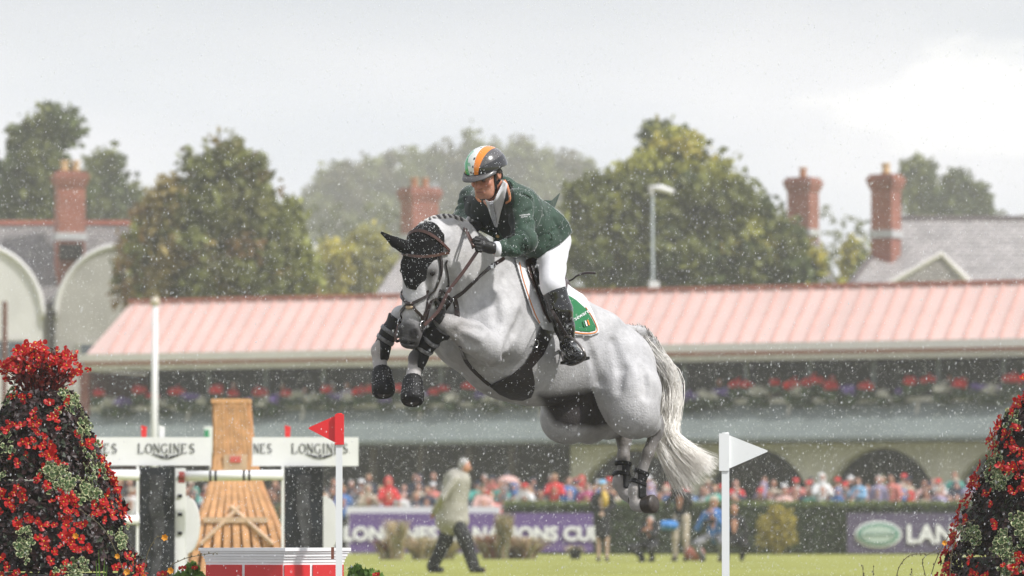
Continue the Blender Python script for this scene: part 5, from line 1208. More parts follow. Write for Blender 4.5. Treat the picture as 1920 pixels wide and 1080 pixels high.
usedP = set(); rc = random.Random(21); cols_c = ['navy', 'black', 'black', 'navy', 'grey', 'pale pink', 'coral', 'beige', 'white', 'red', 'blue', 'brown', 'brown', 'lilac', 'olive', 'teal', 'black', 'navy']
crowd = []
def add_person(px, Y, top_py, coat, kind=None, label=None, hair=None, hat=None, grp='spectators standing behind the hedge', face=None):
    cands = [i for i, (t, k, a) in enumerate(protoP) if kind is None or k == kind]; i = rc.choice(cands)
    t0, kd, am = protoP[i]; hat = hat or rc.choice(['white', 'navy', 'beige', 'red']); hair = hair or rc.choice(['dark', 'brown', 'brown', 'fair', 'grey'])
    t = t0 if i not in usedP else copy_tree(t0); usedP.add(i)
    z = ZZ(top_py, Y)-1.74*1.0; sc = rc.uniform(.95, 1.04); t.location = ((px-960)/FPX*Y, Y, z); t.scale = (sc,)*3; t.rotation_euler = (0, 0, rc.uniform(-.5, .5) if face is None else face)
    dress(t, coat, hair, hat, rc.randrange(3))
    what = {'hood': 'with hood up', 'hat': 'and %s cap' % hat, 'hair': 'with %s hair' % hair}[kd]; pose = {0: 'arms down', 1: 'hands held together', 2: 'hands raised to the face', 3: 'one hand raised'}[am]
    rw = 'front row' if Y < 143.5 else 'second row' if Y < 145.8 else 'third row' if Y < 148.5 else 'back row'
    tag(t, label or 'spectator in %s coat %s, %s, %s' % (coat, what, rw, place_c(px)), 'person', grp)
    return t
specials = [(728, 900, 'red', 'hood', 'spectator in bright red hooded raincoat above the white rail'), (690, 905, 'beige', 'hood', 'spectator in beige hooded coat beside the bright red raincoat'), (1540, 888, 'white', 'hood', 'spectator in white hooded raincoat under the pier between two arches'),
            (1520+0, 915, 'teal', 'hair', 'shorter spectator in teal coat just left of the white hood'), (1672, 893, 'coral', 'hair', 'broad spectator in coral jacket under the middle arch'), (1040, 885, 'red', 'hair', 'tall spectator in red jacket left of the woman in dark suit'), (1065, 892, 'blue', 'hair', 'spectator in blue jacket beside the tall red jacket'),
            (1100, 905, 'magenta', 'hair', 'spectator in magenta jacket behind the hedge near the purple banner end'), (985, 905, 'white', 'hat', 'spectator in white coat and cap above the end of the white rail'), (1610, 890, 'sky blue', 'hair', 'spectator in sky blue top left of the coral jacket'), (1340, 905, 'teal', 'hair', 'spectator in teal coat behind the white flag pole'), (1648, 897, 'lilac', 'hair', 'spectator in lilac top next to the coral jacket'),
            (905, 915, 'pale pink', 'hair', 'spectator in pale pink coat right of the walking man')]
for px, py, c, k, lb in specials: add_person(px, 141.3+rc.uniform(-.3, .3), py-2, c, k, lb)
for row, (Y, base, step) in enumerate(((142.4, 918, 24), (144.6, 908, 23), (147.0, 898, 27), (149.5, 890, 44))):
    px = 176+row*9
    while px < 1925:
        if row == 3 and not (500 < px < 1250 or px > 1500): px += step; continue
        if rc.random() < .86: add_person(px+rc.uniform(-6, 6), Y+rc.uniform(-.4, .4), base+rc.uniform(-7, 9), rc.choice(cols_c))
        px += step
# terrace the back rows stand on
m = MB()
for i, (y0, y1, z) in enumerate(((141.9, 143.5, ZZ(914, 142.4)-1.74-.18), (143.5, 145.8, ZZ(906, 144.6)-1.74-.2), (145.8, 152, ZZ(896, 147)-1.74-.25))): m.box(-22, 22, y0+.002*i, y1, -.02*i, max(z, .05))
tag(m.build('terrace_steps', mat('concrete_step', (.22, .21, .2), .9)), kind='structure')
for px, c, k, lb in ((530, 'beige', 'hair', 'balcony spectator in beige coat with fair hair above the left jump'), (571, 'sky blue', 'hair', 'balcony spectator in pale blue top'), (652, 'lilac', 'hair', 'balcony spectator in lilac top left of the forelegs'), (622, 'beige', 'hat', 'balcony spectator with cap between beige and lilac ones'), (690, 'white', 'hair', 'balcony spectator in white just left of the forelegs'),
                     (1350, 'black', 'hair', 'balcony spectator in black above the white flag'), (1450, 'brown', 'hair', 'balcony spectator in brown coat right of the white flag'), (1560, 'black', 'hat', 'balcony spectator in black with cap'), (1640, 'brown', 'hair', 'balcony spectator in brown above the middle arch'), (1780, 'navy', 'hair', 'balcony spectator in navy near the right edge'), (1900, 'coral', 'hair', 'balcony spectator in coral at the right edge'), (440, 'navy', 'hair', 'balcony spectator in navy above the wooden tower'), (770, 'blue', 'hair', 'balcony spectator in blue between the forelegs')):
    s_ = s_of(px, -.35); L_ = SB(s_, -.35, 0); t = add_person(px, L_[1], 700 if px < 800 else 680, c, k, lb, grp='spectators on the balcony', hair='fair' if px == 530 else None)
    t.location = SB(s_, -.35, 3.62+rc.uniform(-.05, .05))
# umbrella in the crowd
um = empty('umbrella', GP(952, 900, 146), 'pale pink umbrella open above the crowd near the walking man', 'umbrella')
m = MB(); cpos = GP(952, 896, 146); m.lathe([(.34, -.12), (.30, -.05), (.2, .02), (.1, .05), (.01, .065)], cpos, 8); m.build('canopy', clothm['pale pink'], um); m = MB(); m.cyl(cpos-Z3*.75, cpos+Z3*.2, .012, 6); m.build('shaft', M_steel, um)
# hedge, banners, rail
YH = 139.0
hd = empty('hedge', G(1420, YH), 'long clipped dark green hedge in front of the crowd', 'hedge')
x0h, x1h = (946-960)/FPX*YH, (2100-960)/FPX*YH; zt = ZZ(942, YH)
m = MB(); m.box(x0h+.1, x1h, YH+.12, YH+1.0, 0, zt-.1); m.build('branches', mat('hedge_inner', (.02, .025, .012), .9), hd)
g_ = np.random.default_rng(5); n = 17000; P = np.empty((n, 3)); fr = g_.random(n) < .72
P[:, 0] = g_.uniform(x0h, x1h, n); P[:, 1] = np.where(fr, YH+g_.uniform(0, .14, n), YH+g_.uniform(0, 1.05, n)); P[:, 2] = np.where(fr, g_.uniform(.0, zt, n), zt+g_.uniform(-.12, .03, n))
a = g_.normal(0, 1, (n, 3)); a /= np.linalg.norm(a, axis=1)[:, None]; b = np.cross(a, g_.normal(0, 1, (n, 3))); b /= np.linalg.norm(b, axis=1)[:, None]
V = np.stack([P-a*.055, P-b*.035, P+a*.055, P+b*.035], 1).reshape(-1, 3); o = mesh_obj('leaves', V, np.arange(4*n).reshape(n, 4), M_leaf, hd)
cc = np.where(fr[:, None], np.array([[.075, .11, .045]]), np.array([[.22, .27, .08]])); tint_pts(o, np.repeat(cc*(1+.2*g_.normal(0, 1, (n, 1))), 4, 0)); tag(o, kind='stuff')  # top leaves painted lighter than the front, as if lit from above
M_purple = mat('purple_banner', (.12, .065, .23), .6, nscale=.8, namt=.05); M_dpurple = mat('dark_purple_banner', (.085, .065, .13), .6, nscale=.8, namt=.05); M_letw = mat('banner_white', (.78, .78, .80), .6)
def banner(px0, px1, py0, py1, Y, m_, label):
    t = empty('advertising_banner', G((px0+px1)/2, Y), label, 'banner'); mb = MB(); mb.box((px0-960)/FPX*Y, (px1-960)/FPX*Y, Y, Y+.06, max(ZZ(py1, Y), .02), ZZ(py0, Y)); mb.build('panel', m_, t); return t
b1 = banner(655, 1112, 962, 1035, 137.6, M_purple, 'purple advertising banner with white capitals below the white rail')
text_obj('lettering', 'LONGINES FEI NATIONS CUP', .50, (GP(885, 1002, 137.56)), 0, M_letw, b1, .01, bold=.022, sx=1.035)
b2 = banner(1588, 1990, 962, 1037, 137.6, M_dpurple, 'dark purple banner with green oval emblem fixed to the hedge at right')
text_obj('lettering', 'LAND ROVER', .66, (GP(1698, 1003, 137.56)), 0, M_letw, b2, .01, align='LEFT', bold=.02)
for k, (rx, rz, m_) in enumerate(((.62, .36, M_letw), (.565, .30, mat('emblem_green', (.10, .26, .20), .5)), (.47, .22, mat('emblem_pale', (.45, .55, .50), .5)))):
    mb = MB(); c = GP(1646, 1002, 137.57-.03*k); mb.prism([(rx*math.cos(a), rz*math.sin(a)) for a in np.linspace(0, 6.283, 33)[:-1]], c, (1, 0, 0), Z3, (0, 1, 0), 0, .02); mb.build(['emblem_ring', 'emblem_oval', 'emblem_centre'][k], m_, b2)
text_obj('emblem_lettering', 'LAND-ROVER', .15, GP(1646, 1002, 137.48), 0, mat('emblem_dark', (.05, .16, .12), .5), b2, .004)
rl = empty('white_rail', G(795, 138.2), 'white painted rail running above the purple banner in front of the crowd', 'rail')
mb = MB(); Yr = 138.2; mb.box((650-960)/FPX*Yr, (938-960)/FPX*Yr, Yr, Yr+.08, ZZ(966, Yr), ZZ(950, Yr)); mb.build('top_board', mat('white_board', (.72, .72, .72), .6), rl)
for px in (655, 725, 795, 865, 932):
    mb = MB(); mb.box((px-963)/FPX*Yr, (px-957)/FPX*Yr, Yr+.09, Yr+.16, 0, ZZ(952, Yr)); mb.build('rail_post', bpy.data.materials['white_board'], rl)
# people on the grass
Yw = 77.5
man = figure(G(848, Yw-.8), 1.70, legs=((.10, -.33), (-.10, .36)), arms=(((.30, -.10, .20), (.12, -.26, -.02)), ((-.30, -.10, .20), (-.08, -.26, -.02))), lean=.16, face=(1, -.25), coat_len=.13, tro=1.5, coat='beige', bottom='black', hair='grey', headdrop=.05, res=.02, fatc=1.30, cfl=.95, headoff=(0, .05),
             label='grey haired man in pale raincoat and black trousers walking right')
man.children[1].material_slots[0].link = 'OBJECT'; man.children[1].material_slots[0].material = mat('pale_raincoat', (.33, .315, .27), .75, nscale=7, namt=.2, bump=.6, bscale=9)
wom = figure(G(1130, 105), 1.62, arms=(((.24, .04, .26), (.05, .20, .12)), ((-.24, .04, .26), (-.05, .20, .12))), face=(-.1, -1), coat_len=.30, coat='black', bare=True, hair='dark', skin=2, res=.022, hat='sky blue', label='woman in dark suit with yellow scarf and bare legs standing before the hedge')
m = MB(); m.tube([(.02, -.17, 1.40), (.05, -.20, 1.28), (.05, -.20, 1.10)], [.05, .065, .05], 8, flat=1); o = m.build('scarf', mat('yellow_scarf', (.62, .42, .08), .7), None, True); o.parent = wom
wom.children[0].material_slots[0].link = 'OBJECT'; wom.children[0].material_slots[0].material = mat('pale_legs', (.55, .38, .29), .6)
pho = figure(G(1277, 106), 1.66, legs=((.12, .0), (-.12, .05)), arms=(((.26, .14, .30), (.08, .26, .52)), ((-.26, .14, .30), (-.08, .26, .52))), face=(-.4, -1), coat='black', bottom='beige', hat='black', res=.022, label='standing photographer in black jacket and pale trousers right of the tail')
pho.children[2].material_slots[0].link = 'OBJECT'; pho.children[2].material_slots[0].material = mat('pale_trousers', (.55, .48, .42), .8)
cro = figure(G(1337, 104), 1.70, legs=((.20, .15), (-.20, .05)), crouch=.80, arms=(((.30, .22, .16), (.08, .30, .46)), ((-.30, .22, .16), (-.08, .30, .46))), face=(-.3, -1), coat='blue', bottom='grey', hat='beige', res=.022, label='crouching photographer in blue jacket and beige cap partly behind the white pole')
cro2 = figure(G(1217, 104), 1.50, legs=((.14, .10), (-.14, .05)), crouch=1.0, arms=(((.22, .20, .20), (.08, .28, .30)), ((-.22, .20, .20), (-.08, .28, .30))), face=(-.6, -1), coat='black', bottom='black', hair='grey', res=.026, headdrop=.18, lean=.4, label='small dark hunched figure crouching on the grass left of the standing photographer')
cro3 = figure(G(1376, 107), 1.60, legs=((.16, .10), (-.16, .05)), crouch=.9, coat='black', bottom='black', hair='dark', res=.028, label='dark crouching figure just right of the white flag pole')
def camera_prop(px, py, Y, label):
    t = empty('press_camera', GP(px, py, Y), label, 'camera'); c = GP(px, py, Y); m = MB(); m.frame(c, (1, 0, 0), (0, 1, 0), Z3, -.075, .075, -.05, .04, -.05, .05); m.build('camera_body', M_wrap, t); m = MB(); m.cyl(c-np.array([0.05, .05, 0]), c-np.array([.13, .30, .03]), .04, 12, .055); m.build('lens', M_blk, t, True)
camera_prop(1271, 918, 105.6, 'black camera held up by the standing photographer'); camera_prop(1333, 978, 103.5, 'black camera held by the crouching photographer in blue')
# bags by the photographers
for px, nm, c, lb, sc in ((1302, 'bag', (.30, .10, .07), 'red brown bag on the grass beside the standing photographer', 1), (1253, 'bag', (.05, .22, .55), 'bright blue bag hanging left of the standing photographer', .45)):
    t = empty(nm, G(px, 105.8), lb, 'bag'); s2 = SDF(); z_ = .16 if px > 1290 else ZZ(985, 105.8); s2.ell((0, 0, z_), (.20*sc, .12, .15*sc), k=.02); s2.seg((-.1, 0, z_), (.1, 0, z_), .1, .1, .05); o = build_sdf(s2, 'bag_body', .02, mat('bag_%d' % px, c, .7)); o.parent = t
    mb = MB(); mb.tube([(-.08, 0, z_+.1), (-.05, 0, z_+.24), (.05, 0, z_+.24), (.08, 0, z_+.1)], .012, 6); o = mb.build('handle', M_wrap); o.parent = t
# ornamental planting in front of the banner
def tuft(px, Y, h, w, n, cols, label, name='grass_clump', lean=1.0, seed=0, group=None, cat='plant'):
    g = np.random.default_rng(seed); V, F, C = [], [], []; base = G(px, Y)
    for i in range(n):
        a = g.uniform(0, 6.283); r = g.random()**.5*w*.35; ln = h*g.uniform(.6, 1.1); b = base+np.array([r*math.cos(a), r*math.sin(a), 0]); out = np.array([math.cos(a), math.sin(a), 0])*w*g.uniform(.1, 1)*lean
        c = cols[g.integers(len(cols))]; pv = None; sdv = unit(np.cross(out+.001, Z3)); wd = .026*g.uniform(.6, 1.6)
        for j in range(5):
            t = j/4; p = b+out*t**1.6+Z3*ln*(t-.35*t**2.5*lean); V += [p-sdv*wd*(1-t*.9), p+sdv*wd*(1-t*.9)]; C += [c, c]
            if j: k = len(V)-4; F.append((k, k+1, k+3, k+2))
    t = empty(name, base, label, cat, group); o = mesh_obj('blades', np.array(V), F, M_leaf, t); tint_pts(o, np.array(C)); return t
ST = [(.60, .50, .32), (.52, .38, .24), (.28, .27, .11), (.66, .58, .42)]; RD = [(.30, .07, .045), (.22, .09, .06), (.36, .20, .14)]
for i, (px, h, w, n, cl, lb) in enumerate(((745, .85, .30, 220, ST, 'tall straw coloured grass clump left of the walking man'), (725, .45, .35, 160, RD+ST, 'reddish leafy clump at the foot of the tall straw grass'), (790, .50, .5, 260, ST, 'low arching buff grass clump behind the walking man'), (835, .42, .45, 220, [(.5, .45, .2), (.42, .34, .2)], 'yellowish grass clump between the walking legs'),
                                          (945, 1.0, .22, 220, ST+[(.14, .16, .06)], 'tall spiky grass clump right of the walking man'), (925, .55, .6, 300, ST+RD, 'broad buff clump below the spiky grass'), (985, .50, .55, 260, ST+[(.40, .22, .18)], 'arching pinkish buff grass clump at right of its bed'), (955, .28, .3, 120, RD, 'small red leaved plant in front of the grass clumps'), (1078, .30, .25, 120, ST+[(.12, .14, .05)], 'small potted plant in front of the purple banner end'))):
    tuft(px, 112+i*.4, h*1.45, w*1.15, n*2, cl, lb, seed=40+i, group='ornamental grasses before the banner')
pt = empty('plant_pot', G(1079, 114.9), 'small black pot on the grass before the banner end', 'pot'); mb = MB(); mb.lathe([(.10, 0), (.14, .2), (.15, .22)], G(1079, 114.9), 12); mb.build('pot_body', M_blk, pt)
yb = empty('yellow_shrub', G(1455, 136), 'yellow leaved bush growing against the hedge left of the dark banner', 'shrub')
V, F, bi = leafmass(2600, [GP(1455, y, 136)+np.array([x, 0, 0]) for x, y in ((0, 960), (-.22, 985), (.25, 978), (0, 1000), (-.3, 1012), (.32, 1008), (0, 1025))], [.22, .3, .3, .36, .25, .25, .22], .045, 3); o = mesh_obj('foliage', V, F, M_leaf, yb); tint_pts(o, np.repeat(np.clip(np.array([[.40, .33, .07]])*(1+.25*g_.normal(0, 1, (len(F), 1))), .02, .8), 4, 0))
mb = MB(); mb.tube([G(1455, 136), GP(1455, 1000, 136)], .03, 6); mb.build('stem', M_bark, yb)
# ---------------------------------------------------------------- the jump behind (white boards, dark uprights, poles)
M_gloss = mat('white_gloss_paint', (.86, .86, .86), .35, coat=.3, nscale=6, namt=.03)
M_ink = mat('dark_print', (.03, .03, .035), .6)
YJ = 50.0
def JB(mb, px0, px1, py0, py1, Y, d): mb.box((px0-960)/FPX*Y, (px1-960)/FPX*Y, Y, Y+d, ZZ(py1, Y), ZZ(py0, Y))
def strokes(mb, ch, x, y, w, h, o, ax, t):
    """serif capital as strokes: thick stems, thin bars, serifs"""
    A = np.asarray(ax); K_, k_ = .17*w+.010*0, .07*w
    def st(x0, y0, x1, y1, tw):
        p, q = np.array([x+x0*w, y+y0*h]), np.array([x+x1*w, y+y1*h]); d = q-p; d = d/np.linalg.norm(d); nn = np.array([-d[1], d[0]])*tw/2
        mb.prism([tuple(p-nn), tuple(q-nn), tuple(q+nn), tuple(p+nn)], o, A, Z3, (0, 1, 0), -.004, 0)
    def arc(cx_, cy, rx, ry, a0, a1, n=14):
        for i in range(n):
            b0, b1 = a0+(a1-a0)*i/n, a0+(a1-a0)*(i+1)/n; tw = k_+(K_-k_)*abs(math.cos((b0+b1)/2))**1.5
            st(cx_+rx*math.cos(b0), cy+ry*math.sin(b0), cx_+rx*math.cos(b1), cy+ry*math.sin(b1), tw)
    def serif(cx_, cy, sp=.16): st(cx_-sp, cy, cx_+sp, cy, k_*.8)
    if ch == 'L': st(.2, 0, .2, 1, K_); st(.1, .02, .85, .02, k_); st(.83, 0, .83, .25, k_); serif(.2, .99)
    if ch == 'O': arc(.5, .5, .42, .48, 0, 6.283, 24)
    if ch == 'N': st(.16, 0, .16, 1, k_); st(.16, 1, .84, 0, K_); st(.84, 0, .84, 1, k_); serif(.16, .01, .12); serif(.84, .99, .12); serif(.12, .99, .08)
    if ch == 'G': arc(.52, .5, .42, .48, .7, 5.6, 20); st(.85, .08, .85, .42, K_*.8); serif(.82, .43, .13)
    if ch == 'I': st(.5, 0, .5, 1, K_); serif(.5, .01); serif(.5, .99)
    if ch == 'E': st(.2, 0, .2, 1, K_); st(.1, .02, .82, .02, k_); st(.1, .98, .8, .98, k_); st(.2, .5, .6, .5, k_); st(.8, 0, .8, .22, k_); st(.78, .78, .78, 1, k_)
    if ch == 'S': arc(.5, .74, .28, .24, .4, 4.3, 12); arc(.5, .26, .30, .24, -2.75, 1.6, 12); st(.3, .62, .68, .40, K_)
def word(mb, s, px0, px1, py0, py1, Y):
    n = len(s); W_ = (px1-px0)/FPX*Y; h = (py1-py0)/FPX*Y; adv = {'I': .55}; tot = sum(adv.get(c, 1) for c in s); x = (px0-960)/FPX*Y; u = W_/tot
    for c in s:
        a = adv.get(c, 1)*u; strokes(mb, c, x if c != 'I' else x-.22*u, ZZ(py1, Y), u*.92, h, np.array([0, Y-.003, 0]), (1, 0, 0), 0); x += a
def board(px0, px1, py0, py1, label, logos, Y=YJ):
    t = empty('jump_board', G((px0+px1)/2, Y), label, 'board'); mb = MB(); JB(mb, px0, px1, py0, py1, Y, .05); mb.build('panel', M_gloss, t)
    for (a, b) in logos:
        mb = MB(); word(mb, 'LONGINES', a, b, 832, 850, Y); c = (a+b)/2
        def ln(x0, y0, x1, y1, w=.0035):
            p, q = np.array([(x0-960)/FPX*Y, ZZ(y0, Y)]), np.array([(x1-960)/FPX*Y, ZZ(y1, Y)]); d = unit(q-p); nn = np.array([-d[1], d[0]])*w; mb.prism([tuple(p-nn), tuple(q-nn), tuple(q+nn), tuple(p+nn)], (0, Y-.003, 0), (1, 0, 0), Z3, (0, 1, 0), -.004, 0)
        for sg in (-1, 1): ln(c+sg*28, 851.5, c+sg*5, 856); ln(c+sg*22, 854.5, c+sg*5, 858); ln(c+sg*14, 857.5, c+sg*4, 860); ln(c-3*sg, 853, c+3*sg, 859)
        ln(c-3, 853, c+3, 853); ln(c-3, 860, c+3, 860)
        mb.build('lettering', M_ink, t)
    return t
board(128, 396, 820, 873, 'white sponsor board with black serif capitals, left of the wooden tower', [(114, 222), (258, 368)])
board(473, 672, 820, 874, 'white sponsor board with black serif capitals behind the red flag', [(423+52, 512), (546, 655)][1:])
mb = MB(); word(mb, 'NES', 475, 512, 832, 850, YJ); o = mb.build('lettering', M_ink); bb = [x for x in bpy.data.objects if x.name.startswith('jump_board')][-1]; o.parent = bb; o.matrix_parent_inverse = wm(bb).inverted()
M_up = mat('black_drape_print', (.010, .012, .016), .6, nscale=5, namt=.9, bump=.5, bscale=12)
M_up2 = mat('grey_print', (.05, .05, .055), .6, nscale=9, namt=.8)
for i, (a, b, lb) in enumerate(((262, 328, 'black upright wing panel with grey draped print under the left board'), (534, 606, 'black upright wing panel with grey draped print under the right board'))):
    t = empty('jump_wing', G((a+b)/2, YJ-.08), lb, 'jump wing'); mb = MB(); JB(mb, a, b, 876, 1105, YJ-.06, .06); mb.box((a-4-960)/FPX*YJ, (b+4-960)/FPX*YJ, YJ-.10, YJ+.25, 0, .06); mb.build('panel', M_up, t)
    mb = MB(); c = (a+b)/2; zs = [(c-12, 890), (c+14, 892), (c+10, 930), (c+16, 980), (c+8, 1060), (c+2, 1100), (c-10, 1080), (c-4, 1000), (c-14, 950)]; mb.prism([((x-960)/FPX*YJ, ZZ(y, YJ)) for x, y in zs], (0, YJ-.062, 0), (1, 0, 0), Z3, (0, 1, 0), -.008, 0); mb.build('printed_figure', M_up2, t)
    mb = MB(); JB(mb, a-6, a-1, 874, 1105, YJ-.08, .05); mb.build('edge_strip', M_gloss, t)
for px, w, lb in ((338, 20, 'white square jump standard right of the black wing under the left board'),):
    t = empty('jump_standard', G(px, YJ), lb, 'jump standard'); mb = MB(); JB(mb, px-w/2, px+w/2, 878, 1110, YJ, .09); mb.build('post', M_gloss, t); mb = MB(); mb.box((px-40-960)/FPX*YJ, (px+40-960)/FPX*YJ, YJ-.2, YJ+.3, 0, .05); mb.build('foot', M_gloss, t)
    for y in (895, 930, 965, 1000): mb = MB(); JB(mb, px-4, px+4, y-3, y+3, YJ-.012, .011); mb.build('cup_hole', M_wrap, t)
# white rounded wings
for px, lb in ((352, 'white rounded half disc wing behind the left jump standard'), (612, 'white rounded half disc wing beside the right black upright')):
    t = empty('wing_disc', G(px, YJ+.6), lb, 'jump wing'); mb = MB(); Y = YJ+.6; pts = [((px-960)/FPX*Y+.115*math.sin(a), ZZ(985, Y)+.27*math.cos(a)) for a in np.linspace(0, math.pi, 20)]; mb.prism(pts, (0, Y, 0), (1, 0, 0), Z3, (0, 1, 0), 0, .18); mb.box((px-960)/FPX*Y-.03, (px-960)/FPX*Y, Y, Y+.16, 0, ZZ(930, Y)); mb.build('disc', M_gloss, t)
def pole(px0, px1, py, Y, label, marks=(), r=.05, py1=None):
    t = empty('jump_pole', GP((px0+px1)/2, py, Y), label, 'jump pole'); a, b = GP(px0, py, Y), GP(px1, py1 or py, Y); mb = MB(); mb.cyl(a, b, r, 16); mb.build('rail', M_gloss, t, True)
    for q in marks:
        x = a+(b-a)*((q-px0)/(px1-px0)); mb = MB(); mb.tube([x-np.array([.012, 0, 0]), x+np.array([.012, 0, 0])], r*1.02, 16); mb.build('dark_mark', M_ink, t, True)
    return t
pole(342, 531, 893, YJ-.2, 'white jump pole with dark marks crossing in front of the wooden tower', (395, 405, 458, 468), py1=891)
pole(150, 262, 891, YJ-.2, 'white jump pole end between the flower tower and the left black wing')
pole(150, 262, 975, YJ-.1, 'lower white jump pole beside the flower tower', r=.045)
mb = MB(); mb.cyl(GP(336, 893, YJ-.22), GP(346, 893, YJ-.22), .045, 10); mb.frame(GP(341, 900, YJ-.2), (1, 0, 0), (0, 1, 0), Z3, -.03, .03, -.05, .05, -.03, .0); tag(mb.build('pole_cup', mat('red_brown_cup', (.25, .04, .03), .5)), 'small red brown cup holding the pole end on the white standard', 'pole cup')
# small flags above the boards
for px, c, lb in ((268, 'red', 'small red flag above the left white board'), (302, 'white', 'small white flag above the left white board'), (538, 'red', 'small red flag above the right white board')):
    t = empty('small_flag', G(px, YJ+.1), lb, 'flag'); mb = MB(); mb.prism([((px-4-960)/FPX*YJ, ZZ(822, YJ)), ((px+5-960)/FPX*YJ, ZZ(822, YJ)), ((px+6-960)/FPX*YJ, ZZ(800, YJ)), ((px-5-960)/FPX*YJ, ZZ(797, YJ))], (0, YJ+.1, 0), (1, 0, 0), Z3, (0, 1, 0), 0, .03); mb.build('cloth', {'red': mat('flag_red', (.75, .03, .03), .6), 'white': M_gloss}[c] if px != 538 else bpy.data.materials['flag_red'], t)
    mb = MB(); mb.cyl((( px-960)/FPX*YJ, YJ+.12, 0), ((px-960)/FPX*YJ, YJ+.12, ZZ(820, YJ)), .014, 8); mb.build('stick', M_gloss, t)
# wooden slatted tower
YT = 58.0; tw = empty('wooden_tower', G(440, YT), 'flaring tower of orange brown planks behind the white jump pole', 'tower')
M_plank = mat('orange_plank', (.60, .32, .15), .6, nscale=9, namt=.25, bump=.3); M_plank2 = mat('pale_batten', (.60, .42, .28), .6, nscale=8, namt=.15)
def th_(z): # half width at height
    ys = [755, 800, 850, 895, 930, 980, 1035, 1100]; hw = [31, 32, 35, 42, 53, 72, 86, 98]; zz = [ZZ(y, YT) for y in ys]; return np.interp(z, zz[::-1], hw[::-1])/FPX*YT
def tc_(z): return (np.interp(z, [ZZ(1035, YT), ZZ(755, YT)], [450, 434])-960)/FPX*YT
zs = np.linspace(0.0, ZZ(757, YT), 22); NS = 9; pl0 = None
for side in ((0, -1), (0, 1), (1, 0), (-1, 0)):
    for k in range(NS):
        u0, u1 = -1+2*k/NS, -1+2*(k+1)/NS; m = MB(); base = 0
        for z in zs:
            h = th_(z); zf = np.clip((ZZ(905, YT)-z)/.8, 0, 1); g = .06+.30*zf; a, b = u0+(u1-u0)*g*.5, u1-(u1-u0)*g*.5; tk = .02+.004*((k*7) % 3)
            for (uu, o_) in ((a, 0), (b, 0), (b, tk), (a, tk)):
                if side[0] == 0: m.v.append((tc_(z)+uu*h, YT+side[1]*(h+o_), z))
                else: m.v.append((tc_(z)+side[0]*(h+o_), YT+uu*h, z))
        for i in range(len(zs)-1):
            for q in range(4): m.f.append((i*4+q, i*4+(q+1) % 4, (i+1)*4+(q+1) % 4, (i+1)*4+q)); m.m.append(0)
        e = (len(zs)-1)*4; m.f += [(0, 3, 2, 1), (e, e+1, e+2, e+3)]; m.m += [0, 0]; m.build('plank', M_plank, tw)
mb = MB(); z = ZZ(757, YT); mb.box(tc_(z)-th_(z)-.03, tc_(z)+th_(z)+.03, YT-th_(z)-.03, YT+th_(z)+.03, z, z+.05); mb.build('cap', M_plank, tw)
for y in (975,):
    z = ZZ(y, YT); h = th_(z)+.03; mb = MB(); mb.box(tc_(z)-h*.8, tc_(z)+h*.8, YT-h-.03, YT-h, z-.03, z+.03); mb.build('batten', M_plank2, tw)
for sg in (-1, 1):
    z0, z1 = ZZ(1020, YT), ZZ(950, YT); mb = MB(); mb.tube([(tc_(z0)+sg*.4, YT-th_(z0)-.05, z0), (tc_(z1)-sg*.05, YT-th_(z1)-.05, z1)], .025, 6); mb.build('brace', M_plank2, tw)
mb = MB(); c = (tc_(1), YT-th_(ZZ(870, YT))-.03, ZZ(868, YT)); mb.frame(c, (1, 0, 0), (0, 1, 0), Z3, -.13, .13, -.01, .0, -.11, .09); mb.build('pale_label', M_plank2, tw)
mb = MB(); mb.frame((c[0], c[1]-.012, c[2]+.03), (1, 0, 0), (0, 1, 0), Z3, -.06, .06, -.006, 0, -.03, .04); mb.build('red_emblem', mat('emblem_red', (.65, .12, .10), .6), tw)
# green and white sign behind the tower
t = empty('course_sign', G(440, 72), 'white sign with green edges partly hidden behind the wooden tower', 'sign'); mb = MB(); mb.box((383-960)/FPX*72, (476-960)/FPX*72, 72, 72.05, ZZ(850, 72), ZZ(800, 72)); mb.build('panel', M_gloss, t)
for px in (388, 472): mb = MB(); mb.box((px-4-960)/FPX*72, (px+4-960)/FPX*72, 71.97, 71.995, ZZ(850, 72), ZZ(806, 72)); mb.build('green_edge', mat('sign_green', (.03, .30, .14), .6) if px == 388 else bpy.data.materials['sign_green'], t)
mb = MB()
for px in (395, 465): mb.box((px-2-960)/FPX*72, (px+2-960)/FPX*72, 72.06, 72.1, 0, ZZ(800, 72))
mb.build('legs', M_gloss, t)
# ---------------------------------------------------------------- near jump: red wall pillar and the two flags
M_redp = mat('red_gloss_paint', (.62, .018, .022), .35, coat=.4, nscale=5, namt=.05)
bx = empty('jump_pillar', W(525, 1211, 29.4), 'red painted jump wall pillar with white moulded top at bottom left', 'jump pillar')
cr_ = GP(532, 1040, 29.1); cr_[2] = 0; aL = np.array([-math.cos(math.radians(24)), math.sin(math.radians(24)), 0]); aR = np.array([math.cos(math.radians(30)), math.sin(math.radians(30)), 0])
lL, lR = .445/math.cos(math.radians(24))*1.0, .33/math.cos(math.radians(30)); ztop = ZZ(1027, 29.2)
cen = cr_+aL*lL*.5+aR*lR*.5
def ringpoly(e): 
    P = [cr_, cr_+aR*lR, cr_+aR*lR+aL*lL, cr_+aL*lL]; out = []
    for p in P: d = p-cen; out.append(cen+d*(1+e/np.linalg.norm(d)*1.3))
    return out
def slabr(mb, e, z0, z1):
    P = ringpoly(e); mb.add([p+Z3*z0 for p in P]+[p+Z3*z1 for p in P], [(3, 2, 1, 0), (4, 5, 6, 7)]+[(i, (i+1) % 4, 4+(i+1) % 4, 4+i) for i in range(4)])
mb = MB(); slabr(mb, 0, 0, ztop-.082); mb.build('core', M_gloss, bx)
